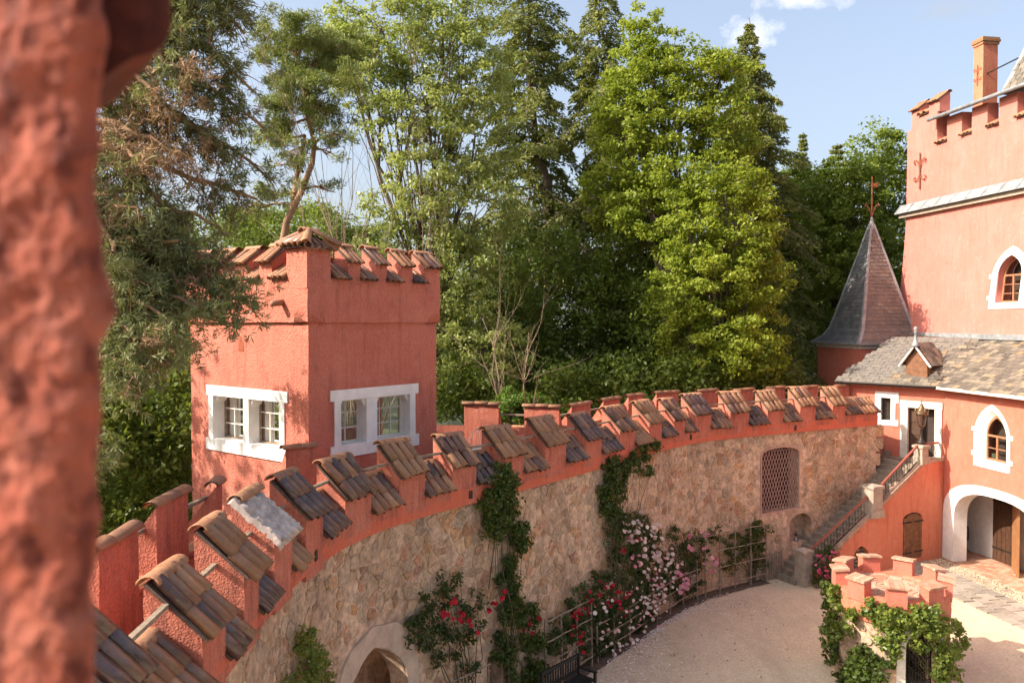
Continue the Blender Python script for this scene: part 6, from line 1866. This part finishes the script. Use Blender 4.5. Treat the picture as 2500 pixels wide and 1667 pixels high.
climber('climbing_rose', 'crimson and white climbing rose above the black garden bench', [(1460,1430,40,30),(1420,1470,44,34),(1480,1490,44,36),(1380,1520,40,26),(1360,1570,34,22),(1420,1540,44,24),(1450,1580,44,30)], M['leaf_rose'], 0.07, 36, 5,
        [('red_rose',1452,1415,14,7,.065),('red_rose',1425,1455,22,9,.055),('red_rose',1480,1460,24,9,.055),('red_rose',1500,1440,14,6,.06),('red_rose',1400,1495,24,10,.055),('red_rose',1375,1535,18,7,.05),('red_rose',1385,1572,16,5,.05),('red_rose',1495,1490,16,6,.055),('white_rose',1457,1424,8,2,.06),('white_rose',1435,1490,24,5,.055),('white_rose',1460,1470,20,4,.05)], group='roses on the rubble wall')
climber('climbing_rose', 'large white climbing rose in full bloom at the middle of the rubble wall', [(1500,1270,30,22),(1540,1290,44,40),(1510,1330,44,36),(1570,1330,44,40),(1600,1380,40,34),(1530,1390,44,36),(1560,1440,48,44),(1600,1440,38,30),(1540,1490,48,44),(1480,1530,44,36),(1500,1580,44,36),(1560,1510,40,28)], M['leaf_rose'], 0.07, 40, 6,
        [('white_rose',1530,1280,40,26,.06),('white_rose',1565,1310,40,28,.06),('pink_rose',1600,1400,44,16,.05),('pink_rose',1545,1340,50,10,.055),('pink_rose',1560,1480,50,14,.045),('white_rose',1590,1350,34,22,.06),('white_rose',1560,1370,34,18,.065),('white_rose',1610,1370,34,18,.055),('white_rose',1600,1420,34,20,.05),('white_rose',1575,1460,30,34,.05),('white_rose',1540,1450,38,18,.05),('white_rose',1520,1500,44,22,.05),('white_rose',1470,1550,40,14,.055),('white_rose',1500,1570,40,14,.055),('red_rose',1488,1335,8,3,.065),('red_rose',1530,1308,6,1,.06)], group='roses on the rubble wall')
climber('climbing_rose', 'pink climbing rose on the wall under the barred arched window', [(1665,1310,34,24),(1690,1340,36,24),(1660,1370,38,26),(1640,1420,34,22),(1690,1400,28,16),(1665,1440,30,16)], M['leaf_rose'], 0.07, 36, 7,
        [('pink_rose',1655,1308,10,3,.075),('pink_rose',1658,1330,8,3,.075),('pink_rose',1695,1298,16,5,.065),('pink_rose',1692,1330,8,2,.06),('pink_rose',1722,1362,12,5,.075),('pink_rose',1636,1400,16,7,.08),('pink_rose',1640,1430,16,10,.08),('pink_rose',1720,1390,10,4,.07),('pink_rose',1690,1372,10,2,.06),('pink_rose',1660,1400,14,4,.065)], group='roses on the rubble wall')
climber('wall_weed', 'yellowish green climber clinging to the wall left of the pointed arch', [(728,1545,16,6),(735,1600,30,18),(765,1640,34,18),(725,1660,28,12)], M['leaf_vine_lit'], 0.07, 30, 12, cat='climber', group='creepers on the rubble wall')
climber('young_climber', 'young green climbers tied to the open trellis by the picket gate', [(1745,1305,20,9),(1855,1285,24,14),(1840,1310,26,16),(1790,1330,28,16),(1835,1345,28,18),(1780,1375,26,12),(1850,1370,20,8)], M['leaf_vine'], 0.08, 32, 8, cat='climber', group='creepers on the rubble wall')
def on_stair(px, py, n):
    # a bush that stands before the orange stair wall, next to the first pedestal
    r = ray(px, py); k = r.x/r.y
    O = SA + SN*(0.25+n); u = (k*O.y - O.x)/(SU.x - k*SU.y); p = O + SU*u
    return np.array((p.x, p.y, at(px, py, p.y).z))
climber('rose_bush', 'magenta rose bush by the lowest stair pedestal', [(2020,1360,26,26),(2010,1395,28,26),(2030,1385,22,18),(2005,1420,24,20),(2030,1345,18,10)], M['leaf_rose'], 0.055, 40, 9, [('magenta_rose',2010,1358,18,9,.055),('magenta_rose',2035,1350,14,9,.05),('magenta_rose',2005,1390,18,8,.055),('magenta_rose',2020,1400,18,8,.05),('magenta_rose',2015,1415,14,5,.05)], cat='rose bush', group='roses in the courtyard', place=on_stair)
def on_well(px, py, n):
    r = ray(px, py); d = Vector((r.x, r.y, 0)).normalized(); o = Vector((0, 0, 0)) - WC; o.z = 0
    rad = WR + 0.06 + n; b = o.dot(d); c = o.dot(o)-rad*rad; disc = b*b-c
    tt = -b - math.sqrt(disc) if disc > 0 else -b
    p = d*tt
    return np.array((p.x, p.y, at(px, py, p.y).z))
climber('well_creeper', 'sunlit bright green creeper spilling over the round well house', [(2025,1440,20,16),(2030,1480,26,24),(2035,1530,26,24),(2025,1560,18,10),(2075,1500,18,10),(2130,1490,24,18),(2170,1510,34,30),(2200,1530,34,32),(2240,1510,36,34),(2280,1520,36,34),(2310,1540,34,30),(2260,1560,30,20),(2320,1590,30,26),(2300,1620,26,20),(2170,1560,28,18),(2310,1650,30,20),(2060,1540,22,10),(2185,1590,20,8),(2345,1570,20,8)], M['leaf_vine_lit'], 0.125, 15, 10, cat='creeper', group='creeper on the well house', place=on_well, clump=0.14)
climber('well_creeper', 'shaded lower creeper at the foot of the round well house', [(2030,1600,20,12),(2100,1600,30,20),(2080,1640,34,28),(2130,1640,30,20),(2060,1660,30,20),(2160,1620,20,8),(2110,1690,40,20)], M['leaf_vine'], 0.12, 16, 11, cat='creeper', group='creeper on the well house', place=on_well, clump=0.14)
# fallen petals along the foot of the wall
rng = np.random.default_rng(5)
n = 2000
s1, s2 = s_px(1330, 1640), s_px(1760, 1400)
S_ = s1 + (s2-s1)*rng.random(n); Nn = 0.35 + np.abs(rng.normal(size=n))*0.85*(0.7+0.6*np.sin((S_-s1)*0.8))
C = np.array([tuple(cpt(a, b, 0.028)) for a, b in zip(S_, Nn)]); C[:, 2] += rng.random(n)*0.012
a = rng.random(n)*6.28
U = np.stack([np.cos(a), np.sin(a), rng.normal(size=n)*.3], 1)*0.024*(0.6+0.8*rng.random((n, 1))); V = np.stack([-np.sin(a), np.cos(a), rng.normal(size=n)*.3] , 1)*0.02
pm, nn_, ll_, bb_ = new_mat('petal')
ll_.new(ramp(nn_, ll_, nn_.new('ShaderNodeNewGeometry').outputs['Random Per Island'], [(0, (0.75, 0.60, 0.52)), (0.9, (0.82, 0.74, 0.68)), (1.0, (0.6, 0.25, 0.25))]), bb_.inputs['Base Color'])
tag(quads('fallen_petals', C, U, V, pm, None), 'white petals strewn on the gravel under the roses', None, None, 'stuff')
# a few dry leaves on the gravel
n = 260
xy = np.stack([rng.uniform(1, 15, n), rng.uniform(15, 29, n)], 1)
C = np.stack([xy[:, 0], xy[:, 1], np.full(n, 0.035)], 1); a = rng.random(n)*6.28
U = np.stack([np.cos(a), np.sin(a), rng.normal(size=n)*.3], 1)*0.04; V = np.stack([-np.sin(a), np.cos(a), rng.normal(size=n)*.3], 1)*0.025
tag(quads('dry_leaves', C, U, V, M['needle_dead'], None, 0.4), 'dry leaves blown over the gravel', None, None, 'stuff')
# bare planting strip at the wall foot
bed = MB(); k_ = 50
pa = [cpt(s_px(1230, 1660) + (s_px(1860, 1380)-s_px(1230, 1660))*i/k_, FACE-.1, 0.027) for i in range(k_+1)]
pb_ = [cpt(s_px(1230, 1660) + (s_px(1860, 1380)-s_px(1230, 1660))*i/k_, 0.42+.12*noise.noise(Vector((i*.4, 0, 0))), 0.024) for i in range(k_+1)]
for i in range(k_): bed.add([pa[i], pa[i+1], pb_[i+1], pb_[i]], [(0,1,2,3)])
tag(bed.build('planting_bed', simple('dark_soil', (0.11, 0.075, 0.05), 0.95, 0.4, 8, bmp=0.9)), kind='structure')
